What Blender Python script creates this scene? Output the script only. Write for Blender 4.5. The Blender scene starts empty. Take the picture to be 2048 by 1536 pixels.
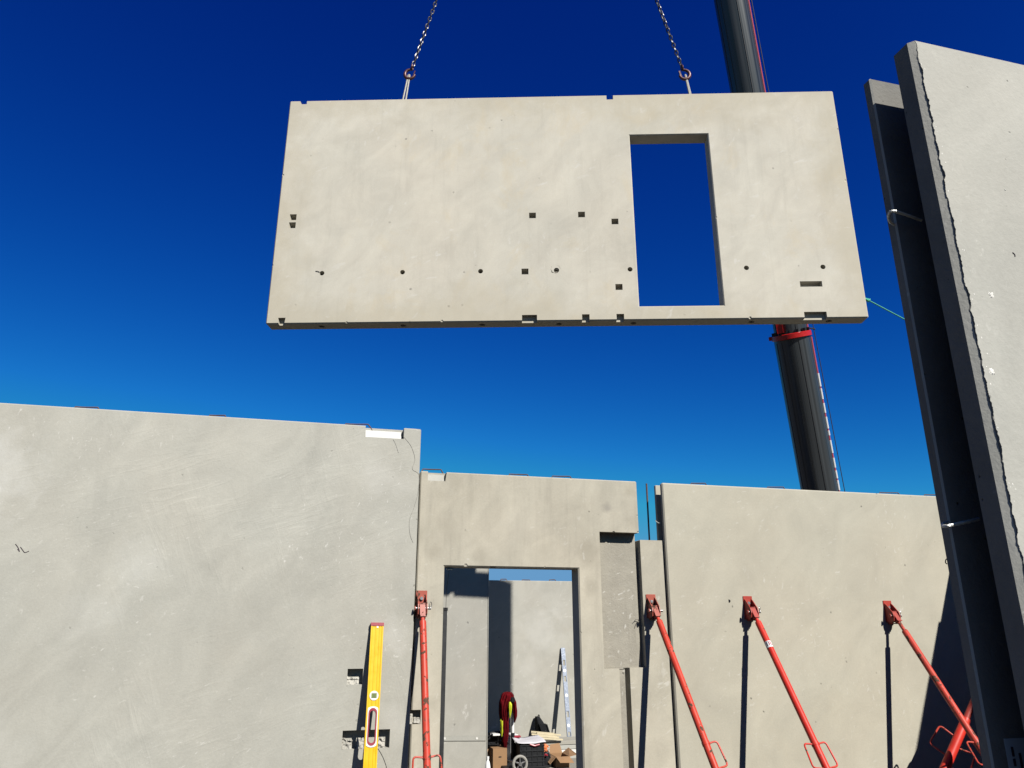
import bpy, bmesh, math, random
from mathutils import Vector, Matrix, noise
R = math.radians
random.seed(7)
sc = bpy.context.scene
COL = sc.collection

# ------------------------------------------------------------------ camera
EYE = 1.70          # lens height above the datum; the ground lies at GZ
GZ = -0.15
FPX = 1479.0
PITCH, YAW = R(17.8), R(14.6)
cam_d = bpy.data.cameras.new('camera')
cam = bpy.data.objects.new('camera', cam_d)
COL.objects.link(cam)
cam.location = (0, 0, EYE)
cam.rotation_euler = (R(90) + PITCH, 0, -YAW)
cam_d.sensor_width = 36.0
cam_d.lens = FPX / 2048.0 * 36.0
cam_d.clip_start = 0.05
cam_d.clip_end = 2000.0
sc.camera = cam

# ------------------------------------------------------------------ sky, sun, exposure
SUN_A, SUN_T = 0.385, 0.88          # per metre into the scene the light moves A to the left and T down
sdir = Vector((SUN_A, -1.0, SUN_T)).normalized()
sun_el = math.asin(sdir.z)
sun_az = math.atan2(sdir.x, sdir.y)
world = bpy.data.worlds.new('World')
sc.world = world
world.use_nodes = True
wn, wl = world.node_tree.nodes, world.node_tree.links
wn.clear()
sky = wn.new('ShaderNodeTexSky')
sky.sky_type = 'NISHITA'
sky.sun_disc = False
sky.sun_elevation = sun_el
sky.sun_rotation = sun_az
sky.altitude = 300
sky.air_density = 1.0
sky.dust_density = 0.15
sky.ozone_density = 3.0
bg = wn.new('ShaderNodeBackground')
bg.inputs[1].default_value = 0.05
wo = wn.new('ShaderNodeOutputWorld')
# the deep, saturated blue of the photograph: one contrast curve per channel over the whole sky
sep = wn.new('ShaderNodeSeparateColor')
com = wn.new('ShaderNodeCombineColor')
wl.new(sky.outputs[0], sep.inputs[0])
for ch, (gain, power, top) in enumerate(((.0093, 3.0, 5.0), (.112, 2.05, 4.8), (.585, 1.2, 5.9))):
    lim = wn.new('ShaderNodeMath')
    lim.operation = 'MINIMUM'
    lim.inputs[1].default_value = top
    pw = wn.new('ShaderNodeMath')
    pw.operation = 'POWER'
    pw.inputs[1].default_value = power
    ml = wn.new('ShaderNodeMath')
    ml.operation = 'MULTIPLY'
    ml.inputs[1].default_value = gain
    wl.new(sep.outputs[ch], lim.inputs[0])
    wl.new(lim.outputs[0], pw.inputs[0])
    wl.new(pw.outputs[0], ml.inputs[0])
    wl.new(ml.outputs[0], com.inputs[ch])
wl.new(com.outputs[0], bg.inputs[0])
wl.new(bg.outputs[0], wo.inputs[0])

sun_d = bpy.data.lights.new('sun', 'SUN')
sun_d.energy = 5.0
sun_d.angle = R(0.53)
sun_d.color = (1.0, 0.955, 0.88)
sun = bpy.data.objects.new('sun', sun_d)
COL.objects.link(sun)
sun.rotation_euler = sdir.to_track_quat('Z', 'Y').to_euler()
sun.location = (5, -10, 20)

sc.view_settings.view_transform = 'Standard'
sc.view_settings.look = 'None'
sc.view_settings.exposure = 1.24
sc.view_settings.gamma = 1.0
sc.view_settings.use_curve_mapping = False


# ------------------------------------------------------------------ pixel -> direction (photo is 2048 x 1536)
def ray(x, y):
    a, b = (x - 1024) / FPX, (768 - y) / FPX
    d = Vector((a, math.cos(PITCH) - b * math.sin(PITCH), math.sin(PITCH) + b * math.cos(PITCH)))
    c, s = math.cos(YAW), math.sin(YAW)
    return Vector((c * d.x + s * d.y, -s * d.x + c * d.y, d.z))


def at(x, y, Y):
    d = ray(x, y)
    return Vector((0, 0, EYE)) + d * (Y / d.y)


def atdepth(x, y, z):
    return Vector((0, 0, EYE)) + ray(x, y) * z


# ------------------------------------------------------------------ materials
def nodes_of(name):
    m = bpy.data.materials.new(name)
    m.use_nodes = True
    nt = m.node_tree
    b = nt.nodes['Principled BSDF']
    return m, nt.nodes, nt.links, b


class NT:
    """small helper for math on sockets"""
    def __init__(s, n, l):
        s.n, s.l = n, l

    def noise(s, vec, scale, detail=4, rough=.55, dist=0.0):
        t = s.n.new('ShaderNodeTexNoise')
        t.inputs['Scale'].default_value = scale
        t.inputs['Detail'].default_value = detail
        t.inputs['Roughness'].default_value = rough
        t.inputs['Distortion'].default_value = dist
        s.l.new(vec, t.inputs['Vector'])
        return t.outputs['Fac']

    def vor(s, vec, scale, out='Distance', rnd=1.0):
        t = s.n.new('ShaderNodeTexVoronoi')
        t.inputs['Scale'].default_value = scale
        t.inputs['Randomness'].default_value = rnd
        s.l.new(vec, t.inputs['Vector'])
        return t.outputs[out]

    def map(s, v, a, b, c, d):
        t = s.n.new('ShaderNodeMapRange')
        t.inputs[1].default_value, t.inputs[2].default_value = a, b
        t.inputs[3].default_value, t.inputs[4].default_value = c, d
        s.l.new(v, t.inputs[0])
        return t.outputs[0]

    def m(s, op, a, b):
        t = s.n.new('ShaderNodeMath')
        t.operation = op
        for i, v in enumerate((a, b)):
            if isinstance(v, (int, float)):
                t.inputs[i].default_value = v
            else:
                s.l.new(v, t.inputs[i])
        return t.outputs[0]

    def mapping(s, vec, loc=(0, 0, 0), rot=(0, 0, 0), scale=(1, 1, 1)):
        t = s.n.new('ShaderNodeMapping')
        t.inputs['Location'].default_value = loc
        t.inputs['Rotation'].default_value = rot
        t.inputs['Scale'].default_value = scale
        s.l.new(vec, t.inputs['Vector'])
        return t.outputs[0]

    def turned(s, vec, loc, ang, scale):
        return s.mapping(s.mapping(vec, loc=loc, rot=(0, ang, 0)), scale=scale)

    def mix(s, fac, a, b, blend='MIX'):
        t = s.n.new('ShaderNodeMix')
        t.data_type = 'RGBA'
        t.blend_type = blend
        if isinstance(fac, (int, float)):
            t.inputs['Factor'].default_value = fac
        else:
            s.l.new(fac, t.inputs['Factor'])
        for nm, v in (('A', a), ('B', b)):
            i = [k for k in t.inputs if k.name == nm and k.type == 'RGBA'][0]
            if isinstance(v, tuple):
                i.default_value = (*v, 1)
            else:
                s.l.new(v, i)
        return [k for k in t.outputs if k.type == 'RGBA'][0]

    def grey(s, v):
        t = s.n.new('ShaderNodeCombineColor')
        for i in range(3):
            s.l.new(v, t.inputs[i])
        return t.outputs[0]


def concrete(name, col, blotch=.10, streak=.10, trowel=.0, stain=.25, stain_col=(.20, .17, .12), pits=.5,
             specks=.3, seed=0.0, rough=.85, bump=.25, cool=.35, pit_scale=13, fleck=.0, fleck_scale=16, clouds=.0, patches=(), rim=None):
    m, n, l, b = nodes_of(name)
    h = NT(n, l)
    tc = n.new('ShaderNodeTexCoord').outputs['Object']
    v = h.mapping(tc, loc=(seed * 3.1, seed * 1.7, seed * 2.3))
    big = h.noise(v, .75, 7, .6, .4)
    mid = h.noise(v, 4.5, 8, .65, .3)
    fine = h.noise(v, 70, 4, .7)
    vs = h.mapping(v, scale=(5.5, 5.5, .5))
    st = h.noise(vs, 1.6, 7, .65)
    f = h.map(big, .30, .70, 1 - blotch, 1 + blotch)
    f = h.m('MULTIPLY', f, h.map(mid, .3, .7, 1 - blotch * .55, 1 + blotch * .55))
    f = h.m('MULTIPLY', f, h.map(fine, .25, .75, .95, 1.05))
    f = h.m('MULTIPLY', f, h.map(st, .52, .78, 1, 1 - streak))
    height = h.m('ADD', h.m('MULTIPLY', mid, .8), h.m('MULTIPLY', fine, .25))
    if trowel > 0:
        for k, (ang, sc_) in enumerate(((R(58), (.7, 1, 3.2)), (R(50), (1.3, 1, 9)), (R(20), (2.5, 1, 14)), (R(112), (2.0, 1, 12)))):
            vt = h.turned(v, (k * 5.0, 0, k * 2.0), ang, sc_)
            tn = h.noise(vt, 1.1, 6, .6, .8)
            gate = h.map(h.noise(h.mapping(v, loc=(k * 9, 3, 1)), .9, 3), .48, .66, 0, 1)
            ridge = h.m('MULTIPLY', h.map(tn, .50, .74, 0, 1), gate)
            f = h.m('MULTIPLY', f, h.map(ridge, 0, 1, 1, 1 + trowel * (1, .9, .4, .35)[k]))
            height = h.m('ADD', height, h.m('MULTIPLY', ridge, .5))
    if pits > 0:
        pd = h.vor(v, pit_scale)
        gate = h.map(h.noise(v, 2.2, 4), .42, .58, 0, 1)
        rnd = h.n.new('ShaderNodeSeparateColor')
        l.new(h.vor(v, pit_scale, 'Color'), rnd.inputs[0])
        sel = h.map(rnd.outputs[0], .80, .82, 0, 1)
        pit = h.m('MULTIPLY', h.m('MULTIPLY', h.map(h.m('ADD', pd, h.map(fine, .3, .7, -.05, .05)), .05, .12, 1, 0), gate), sel)
        f = h.m('MULTIPLY', f, h.map(pit, 0, 1, 1, 1 - pits))
        height = h.m('SUBTRACT', height, h.m('MULTIPLY', pit, 1.2))
    col = tuple(x * .45 for x in col)
    stain_col = tuple(x * .50 for x in stain_col)
    if clouds > 0:
        cn = h.noise(h.turned(v, (2, 6, 9), R(50), (1, 1, 1.6)), 1.7, 10, .64, 1.0)
        f = h.m('MULTIPLY', f, h.map(cn, .32, .68, 1 - clouds, 1 + clouds))
    c = h.mix(1.0, h.grey(f), col, 'MULTIPLY')
    # cooler / warmer drifts of the cement paste
    drift = h.map(h.noise(h.mapping(v, loc=(4, 8, 2)), 1.3, 5), .35, .65, 0, cool)
    c = h.mix(drift, c, h.mix(1.0, c, (.95, 1.0, 1.04), 'MULTIPLY'))
    if stain > 0:
        sn = h.noise(h.mapping(v, loc=(7, 1, 5), scale=(1, 1, .8)), 2.1, 9, .68, .6)
        c = h.mix(h.map(sn, .56, .76, 0, stain), c, stain_col)
    if specks > 0:
        sv = h.turned(v, (0, 0, 0), R(35), (1, 1, 1.9))
        sd = h.vor(sv, 12)
        rn = h.n.new('ShaderNodeSeparateColor')
        l.new(h.vor(sv, 12, 'Color'), rn.inputs[0])
        sel = h.map(rn.outputs[1], .84, .86, 0, 1)
        rag = h.m('ADD', sd, h.map(fine, .3, .7, -.09, .09))
        sp = h.m('MULTIPLY', h.map(rag, .02, .11, 1, 0), sel)
        c = h.mix(h.m('MULTIPLY', sp, specks), c, (.37, .365, .335))
    if patches or rim:
        xyz = n.new('ShaderNodeSeparateXYZ')
        l.new(tc, xyz.inputs[0])
        wob = h.map(h.noise(v, 5.0, 8, .65), .25, .75, -.5, .5)
        for px_, pz_, pr_, amt, pc in patches:      # water marks, damp spots and cement bloom left on the face
            dx_ = h.m('SUBTRACT', xyz.outputs[0], px_)
            dz_ = h.m('SUBTRACT', xyz.outputs[2], pz_)
            dd = h.m('SQRT', h.m('ADD', h.m('MULTIPLY', dx_, dx_), h.m('MULTIPLY', dz_, dz_)), 0.0)
            dd = h.m('ADD', dd, h.m('MULTIPLY', wob, pr_ * 1.3))
            c = h.mix(h.map(dd, pr_ * .2, pr_, amt, 0), c, tuple(q * .80 for q in pc))
        if rim:                                      # tan tide marks of form oil along the panel rim
            w_, h_, reach, amt, pc = rim
            ex = h.m('MINIMUM', xyz.outputs[0], h.m('SUBTRACT', w_, xyz.outputs[0]))
            ez = h.m('MINIMUM', xyz.outputs[2], h.m('SUBTRACT', h_, xyz.outputs[2]))
            ed = h.m('ADD', h.m('MINIMUM', ex, ez), h.m('MULTIPLY', h.map(big, .3, .7, -.5, .5), reach * 1.4))
            ed = h.m('ADD', ed, h.m('MULTIPLY', wob, reach * .8))
            c = h.mix(h.map(ed, 0, reach, amt, 0), c, tuple(q * .80 for q in pc))
    if fleck > 0:
        for k, (ang, scl) in enumerate(((R(20), (1, 1, 2.6)), (R(75), (1, 1, 2.2)))):
            fv = h.turned(v, (k * 3, 2, 7), ang, scl)
            fn_ = h.noise(fv, fleck_scale, 4, .6, .4)
            fg = h.map(h.noise(h.mapping(v, loc=(k * 4 + 1, 0, 3)), 1.5, 4), .46, .64, 0, 1)
            c = h.mix(h.m('MULTIPLY', h.m('MULTIPLY', h.map(fn_, .63, .70, 0, 1), fg), fleck), c, (.335, .33, .308))
    l.new(c, b.inputs['Base Color'])
    b.inputs['Roughness'].default_value = rough
    b.inputs['Specular IOR Level'].default_value = .25
    bp = n.new('ShaderNodeBump')
    bp.inputs['Strength'].default_value = bump
    bp.inputs['Distance'].default_value = .012
    l.new(height, bp.inputs['Height'])
    l.new(bp.outputs[0], b.inputs['Normal'])
    return m


def plain(name, col, rough=.5, metal=0.0, var=.12, scale=18, bump=.1, spec=.4):
    col = tuple(x * .50 for x in col)
    m, n, l, b = nodes_of(name)
    h = NT(n, l)
    tc = n.new('ShaderNodeTexCoord').outputs['Object']
    a = h.noise(tc, scale, 6, .6)
    l.new(h.mix(1.0, h.grey(h.map(a, .3, .7, 1 - var, 1 + var)), col, 'MULTIPLY'), b.inputs['Base Color'])
    l.new(h.map(a, .3, .7, max(rough - .08, .02), min(rough + .1, 1)), b.inputs['Roughness'])
    b.inputs['Metallic'].default_value = metal
    b.inputs['Specular IOR Level'].default_value = spec
    if bump:
        bp = n.new('ShaderNodeBump')
        bp.inputs['Strength'].default_value = bump
        bp.inputs['Distance'].default_value = .004
        l.new(a, bp.inputs['Height'])
        l.new(bp.outputs[0], b.inputs['Normal'])
    return m


def worn_paint(name, col, rust=.62, seed=0.0):
    """orange-red enamel with chips down to brown rust and concrete dust"""
    col = tuple(x * .48 for x in col)
    m, n, l, b = nodes_of(name)
    h = NT(n, l)
    tc = h.mapping(n.new('ShaderNodeTexCoord').outputs['Object'], loc=(seed, seed * .7, 0))
    a = h.noise(tc, 9, 6, .6)
    c = h.mix(1.0, h.grey(h.map(a, .3, .7, .84, 1.12)), col, 'MULTIPLY')
    dust = h.map(h.noise(tc, 30, 5, .7), .52, .74, 0, .28)
    c = h.mix(dust, c, (.22, .08, .05))
    chip = h.map(h.noise(tc, 21, 7, .62, .3), rust, rust + .025, 0, 1)
    c = h.mix(chip, c, (.05, .028, .018))
    l.new(c, b.inputs['Base Color'])
    l.new(h.map(chip, 0, 1, .45, .85), b.inputs['Roughness'])
    b.inputs['Specular IOR Level'].default_value = .22
    bp = n.new('ShaderNodeBump')
    bp.inputs['Strength'].default_value = .3
    bp.inputs['Distance'].default_value = .003
    l.new(h.m('SUBTRACT', h.m('MULTIPLY', a, .3), chip), bp.inputs['Height'])
    l.new(bp.outputs[0], b.inputs['Normal'])
    return m


MAT = {}
MAT['lifted'] = concrete('pale_formed_concrete', (.615, .580, .490), blotch=.06, streak=.10, stain=.45, stain_col=(.56, .47, .31),
                         pits=.5, specks=.0, seed=1, bump=.15, pit_scale=7, clouds=.075, fleck=.45, fleck_scale=5,
                         rim=(6.571, 2.945, .42, .50, (.290, .262, .195)))
MAT['left'] = concrete('trowelled_concrete', (.445, .434, .378), blotch=.05, streak=.03, trowel=.13, stain=.14, stain_col=(.45, .42, .35),
                       pits=.3, specks=.35, seed=4, rough=.70, bump=.25, clouds=.085, fleck=.6, fleck_scale=19,
                       patches=((-2.15, 2.62, .34, .45, (.36, .36, .34)), (-1.15, 2.10, .22, .30, (.34, .34, .315)), (-1.35, 1.75, .25, .22, (.33, .33, .305)),
                                (.55, 1.60, .16, .35, (.36, .355, .33)), (.62, 1.05, .14, .30, (.35, .345, .32)), (-1.9, 1.0, .30, .25, (.34, .34, .315)),
                                (.45, 2.75, .20, .28, (.35, .345, .32))))
MAT['mid'] = concrete('stained_formed_concrete', (.505, .468, .378), blotch=.09, streak=.20, stain=.55, stain_col=(.36, .33, .26), pits=.5,
                      specks=.15, seed=9, bump=.2, clouds=.11, fleck=.4, fleck_scale=9,
                      patches=((2.25, 2.575, .055, .55, (.14, .13, .115)), (2.09, 2.20, .11, .45, (.175, .16, .125)), (2.10, 1.95, .08, .40, (.175, .16, .125)),
                               (1.72, 2.22, .13, .28, (.185, .17, .135)), (1.20, 2.20, .12, .35, (.185, .17, .135)), (.86, 2.20, .08, .40, (.18, .165, .13)),
                               (2.45, 2.72, .07, .35, (.185, .165, .12)), (1.02, 2.74, .10, .35, (.185, .168, .13)), (2.47, 2.45, .08, .3, (.185, .168, .13)),
                               (.90, 2.62, .08, .3, (.18, .165, .13)), (1.55, 2.45, .25, .25, (.31, .295, .25))))
MAT['rough'] = concrete('rough_recess_concrete', (.355, .330, .272), blotch=.16, streak=.22, stain=.45, stain_col=(.24, .22, .18), pits=.4,
                        specks=.75, seed=12, bump=.8, clouds=.10, fleck=.75, fleck_scale=14)
MAT['right'] = concrete('buff_concrete', (.500, .470, .380), blotch=.04, streak=.04, stain=.22, stain_col=(.46, .41, .30), pits=.6,
                        specks=.35, seed=15, bump=.2, clouds=.07, fleck=.35, fleck_scale=15, pit_scale=11)
MAT['near'] = concrete('grey_concrete', (.455, .448, .400), blotch=.05, streak=.02, stain=.25, stain_col=(.42, .41, .35), pits=.6,
                       specks=.30, seed=21, bump=.35, clouds=.09, fleck=.50, fleck_scale=34, pit_scale=30)
MAT['shade_concrete'] = concrete('shade_darkened_concrete', (.21, .205, .185), blotch=.12, streak=.05, stain=.4, stain_col=(.13, .12, .10), pits=.8,
                           specks=.1, seed=25, bump=.7, pit_scale=34, clouds=.2)  # rough concrete, its colour darkened to stand in for shade
MAT['back'] = concrete('interior_concrete', (.46, .445, .39), blotch=.06, streak=.04, trowel=.06, stain=.22, stain_col=(.42, .38, .30), pits=.4,
                       specks=.2, seed=31, bump=.2, clouds=.07, fleck=.55, fleck_scale=7, pit_scale=7,
                       patches=((3.75, 1.55, .42, .40, (.34, .335, .31)), (3.55, .95, .25, .28, (.33, .325, .30)), (4.1, 1.9, .3, .2, (.33, .325, .30)),
                                (3.7, .12, .35, .35, (.19, .18, .15))))
MAT['rubble'] = concrete('broken_mortar', (.52, .50, .44), blotch=.15, streak=0, stain=.5, stain_col=(.30, .28, .22), pits=.6, specks=.2, seed=50,
                         bump=1.0, clouds=.2, pit_scale=60)
MAT['foam'] = plain('white_foam', (.62, .62, .60), .8, var=.08, scale=30, bump=.5)
MAT['plaster'] = plain('white_plaster', (.78, .77, .72), .9, var=.1, scale=60, bump=.6)
MAT['rebar'] = plain('rusty_rebar', (.10, .050, .035), .8, var=.3, scale=90, bump=.5)
MAT['hair'] = plain('fine_grey_wire', (.20, .19, .17), .6, bump=0)
MAT['wire'] = plain('dark_tie_wire', (.05, .045, .04), .6, .5, scale=60)
MAT['steel'] = plain('dull_steel', (.33, .33, .33), .42, .9, scale=50)
MAT['zinc'] = plain('zinc_plated_steel', (.60, .60, .60), .35, .9, scale=50)
MAT['dark'] = plain('black_plastic', (.010, .011, .013), .5, scale=30, spec=.22)
MAT['darksteel'] = plain('dark_steel', (.03, .032, .035), .5, .3, scale=20)
MAT['chain'] = plain('galvanised_chain', (.15, .15, .155), .36, .85, scale=60)
MAT['hook'] = plain('red_hook_paint', (.10, .035, .035), .4, .3, scale=60)
MAT['strap'] = plain('grey_cable_loop', (.34, .33, .29), .6, .2, scale=40)
MAT['cable'] = plain('bright_wire_rope', (.62, .63, .60), .4, .4, scale=80)
MAT['brace_a'] = worn_paint('worn_red_brace_paint', (.60, .050, .026), .575, 1.0)
MAT['brace_b'] = worn_paint('chipped_red_brace_paint', (.57, .055, .030), .555, 3.0)
MAT['brace_c'] = worn_paint('fresh_red_brace_paint', (.66, .034, .020), .655, 6.0)
MAT['brace_d'] = worn_paint('dull_red_brace_paint', (.56, .062, .038), .575, 9.0)
MAT['bracket'] = worn_paint('deep_red_bracket_paint', (.42, .055, .040), .66, 2.0)
MAT['bracket_rust'] = worn_paint('rusted_bracket_paint', (.40, .10, .07), .55, 5.0)
MAT['white_sticker'] = plain('white_sticker', (.78, .78, .78), .4, var=.04, bump=0)
MAT['red_ink'] = plain('red_ink', (.50, .02, .06), .5, bump=0)
MAT['dark_ink'] = plain('dark_ink', (.05, .03, .04), .5, bump=0)
MAT['level_yellow'] = plain('yellow_enamel', (.76, .475, .002), .42, var=.08, scale=14, bump=0, spec=.25)
MAT['level_red'] = plain('red_plastic', (.30, .012, .03), .4, var=.05, bump=0)
MAT['level_white'] = plain('white_plastic', (.80, .80, .78), .35, var=.03, bump=0)
MAT['vial'] = plain('green_vial', (.20, .26, .08), .15, var=.05, bump=0)
MAT['alu'] = plain('brushed_aluminium', (.12, .155, .22), .5, .15, var=.1, scale=40)
MAT['green_rope'] = plain('green_rope', (.05, .42, .27), .7, scale=120, bump=.6)
MAT['jacket'] = plain('dark_red_cloth', (.105, .003, .006), .95, var=.35, scale=25, bump=.6, spec=.06)
MAT['hivis'] = plain('fluorescent_yellow_cloth', (.62, .68, .02), .8, var=.15, scale=25, bump=.4)
MAT['card'] = plain('brown_cardboard', (.30, .17, .08), .85, var=.08, scale=14)
MAT['paper'] = plain('white_paper', (.60, .59, .62), .8, var=.05)
MAT['pine'] = plain('pale_pine', (.62, .54, .36), .7, var=.15, scale=12)
MAT['orange'] = plain('orange_rubber', (.72, .20, .06), .7)
MAT['canvas'] = plain('black_canvas', (.014, .015, .017), .9, var=.3, scale=40, bump=.5, spec=.1)
MAT['tyre'] = plain('grey_rubber', (.30, .29, .26), .75)
MAT['bluecap'] = plain('blue_plastic', (.06, .22, .42), .4)
MAT['paper_blue'] = plain('pale_blue_paper', (.50, .58, .62), .8, var=.05)
MAT['lightblue'] = plain('light_blue_plastic', (.24, .46, .70), .5)
MAT['crane_red'] = plain('crane_red_enamel', (.50, .012, .012), .3, var=.06)
MAT['pink_red'] = plain('faded_red_rod', (.52, .08, .10), .4, var=.06)


def boom_paint():
    m, n, l, b = nodes_of('graphite_boom_paint')
    h = NT(n, l)
    tc = n.new('ShaderNodeTexCoord').outputs['Object']
    v = h.mapping(tc, scale=(14, 14, .12))
    a = h.noise(v, 1.3, 5, .6)
    l.new(h.mix(1.0, h.grey(h.map(a, .3, .7, .6, 1.5)), (.019, .022, .024), 'MULTIPLY'), b.inputs['Base Color'])
    l.new(h.map(a, .3, .7, .22, .42), b.inputs['Roughness'])
    b.inputs['Metallic'].default_value = .15
    return m


MAT['boom'] = boom_paint()


def ground_mat():
    m, n, l, b = nodes_of('dusty_site_slab')
    h = NT(n, l)
    tc = n.new('ShaderNodeTexCoord').outputs['Object']
    a = h.noise(tc, .35, 8, .6)
    f = h.noise(tc, 14, 8, .7)
    c = h.mix(h.map(a, .35, .65, 0, 1), (.045, .040, .033), (.065, .057, .046))
    c = h.mix(1.0, h.grey(h.map(f, .3, .7, .82, 1.15)), c, 'MULTIPLY')
    l.new(c, b.inputs['Base Color'])
    b.inputs['Roughness'].default_value = .95
    bp = n.new('ShaderNodeBump')
    bp.inputs['Strength'].default_value = .4
    bp.inputs['Distance'].default_value = .02
    l.new(f, bp.inputs['Height'])
    l.new(bp.outputs[0], b.inputs['Normal'])
    return m


MAT['ground'] = ground_mat()
MAT['slab_floor'] = concrete('dusty_floor_concrete', (.33, .31, .26), blotch=.15, streak=0, stain=.4, seed=40, bump=.3)


# ------------------------------------------------------------------ mesh helpers
class MB:
    def __init__(s):
        s.bm = bmesh.new()

    def box(s, x0, x1, y0, y1, z0, z1, bevel=0.0):
        r = bmesh.ops.create_cube(s.bm, size=1.0)
        vs = r['verts']
        for v in vs:
            v.co = Vector(((x0 + x1) / 2 + v.co.x * (x1 - x0), (y0 + y1) / 2 + v.co.y * (y1 - y0), (z0 + z1) / 2 + v.co.z * (z1 - z0)))
        if bevel:
            es = list({e for v in vs for e in v.link_edges})
            bmesh.ops.bevel(s.bm, geom=es, offset=bevel, segments=1, affect='EDGES')
        return s

    def obox(s, c, ax, ay, az, hx, hy, hz, bevel=0.0):
        """oriented box"""
        r = bmesh.ops.create_cube(s.bm, size=2.0)
        vs = r['verts']
        for v in vs:
            v.co = Vector(c) + ax * (v.co.x * hx) + ay * (v.co.y * hy) + az * (v.co.z * hz)
        if bevel:
            es = list({e for v in vs for e in v.link_edges})
            bmesh.ops.bevel(s.bm, geom=es, offset=bevel, segments=2, affect='EDGES')
        return s

    def tube(s, pts, r, n=10, closed=False, cap=True):
        pts = [Vector(p) for p in pts]
        m = len(pts)
        rr = r if isinstance(r, (list, tuple)) else [r] * m
        rings = []
        ref = None
        for i, p in enumerate(pts):
            if closed:
                t = (pts[(i + 1) % m] - pts[i - 1]).normalized()
            else:
                t = (pts[min(i + 1, m - 1)] - pts[max(i - 1, 0)]).normalized()
            if ref is None:
                ref = t.orthogonal().normalized()
            else:
                ref = (ref - t * ref.dot(t))
                ref = ref.normalized() if ref.length > 1e-6 else t.orthogonal().normalized()
            b = t.cross(ref)
            rings.append([s.bm.verts.new(p + (ref * math.cos(2 * math.pi * k / n) + b * math.sin(2 * math.pi * k / n)) * rr[i])
                          for k in range(n)])
        for i in range(m if closed else m - 1):
            a, c = rings[i], rings[(i + 1) % m]
            for k in range(n):
                s.bm.faces.new((a[k], a[(k + 1) % n], c[(k + 1) % n], c[k]))
        if cap and not closed:
            s.bm.faces.new(rings[0][::-1])
            s.bm.faces.new(rings[-1])
        return s

    def prism(s, poly, y0, y1):
        """polygon in X,Z (counter clockwise seen from -Y) swept along Y"""
        a = [s.bm.verts.new((x, y0, z)) for x, z in poly]
        b = [s.bm.verts.new((x, y1, z)) for x, z in poly]
        s.bm.faces.new(a)
        s.bm.faces.new(b[::-1])
        k = len(poly)
        for i in range(k):
            s.bm.faces.new((a[i], b[i], b[(i + 1) % k], a[(i + 1) % k]))
        return s

    def extrude(s, pts, vec):
        """closed 3-D polygon swept along vec"""
        vec = Vector(vec)
        a = [s.bm.verts.new(Vector(p)) for p in pts]
        b = [s.bm.verts.new(Vector(p) + vec) for p in pts]
        s.bm.faces.new(a)
        s.bm.faces.new(b[::-1])
        k = len(pts)
        for i in range(k):
            s.bm.faces.new((a[i], b[i], b[(i + 1) % k], a[(i + 1) % k]))
        return s

    def loft(s, rings, closed=True, cap=True):
        rv = [[s.bm.verts.new(Vector(p)) for p in r] for r in rings]
        for a, c in zip(rv[:-1], rv[1:]):
            k = len(a)
            for i in range(k if closed else k - 1):
                s.bm.faces.new((a[i], a[(i + 1) % k], c[(i + 1) % k], c[i]))
        if cap:
            s.bm.faces.new(rv[0][::-1])
            s.bm.faces.new(rv[-1])
        return s

    def cyl(s, p0, p1, r, n=16):
        return s.tube([p0, p1], r, n)

    def mesh(s, name, smooth=False):
        bmesh.ops.recalc_face_normals(s.bm, faces=s.bm.faces)
        me = bpy.data.meshes.new(name)
        s.bm.to_mesh(me)
        s.bm.free()
        if smooth:
            for p in me.polygons:
                p.use_smooth = True
            me.set_sharp_from_angle(angle=R(40))
        return me

    def build(s, name, mat, parent=None, smooth=False):
        me = s.mesh(name, smooth)
        me.materials.append(MAT[mat] if isinstance(mat, str) else mat)
        return link(name, me, parent)


def link(name, me, parent=None):
    o = bpy.data.objects.new(name, me)
    COL.objects.link(o)
    if parent is not None:
        o.parent = parent
        o.matrix_parent_inverse = parent_matrix(parent).inverted()
    return o


def parent_matrix(p):
    m = p.matrix_basis.copy()
    if p.parent is not None:
        m = parent_matrix(p.parent) @ p.matrix_parent_inverse @ m
    return m


def thing(name, label, cat, loc, group=None):
    o = bpy.data.objects.new(name, None)
    COL.objects.link(o)
    o.location = loc
    o.empty_display_size = .2
    return tag(o, label, cat, group)


def tag(o, label, cat, group=None):
    o['label'], o['category'] = label, cat
    if group:
        o['group'] = group
    return o


def cutter_loft(mb, rect, levels, ax=None):
    """rectangular cutter in X,Z through Y levels [(y, expand)]"""
    x0, x1, z0, z1 = rect
    mb.loft([[(x0 - e, y, z0 - e), (x1 + e, y, z0 - e), (x1 + e, y, z1 + e), (x0 - e, y, z1 + e)] for y, e in levels])


def boolean(o, mb):
    me = mb.mesh('cutter')
    c = bpy.data.objects.new('cutter', me)
    COL.objects.link(c)
    c.matrix_world = o.matrix_world
    md = o.modifiers.new('cut', 'BOOLEAN')
    md.operation = 'DIFFERENCE'
    md.solver = 'EXACT'
    md.object = c
    bpy.context.view_layer.update()
    dg = bpy.context.evaluated_depsgraph_get()
    new = bpy.data.meshes.new_from_object(o.evaluated_get(dg))
    o.modifiers.clear()
    old = o.data
    mats = [m for m in old.materials]
    o.data = new
    new.name = old.name
    if not new.materials:
        for m in mats:
            new.materials.append(m)
    bpy.data.meshes.remove(old)
    bpy.data.objects.remove(c)
    bpy.data.meshes.remove(me)


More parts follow.
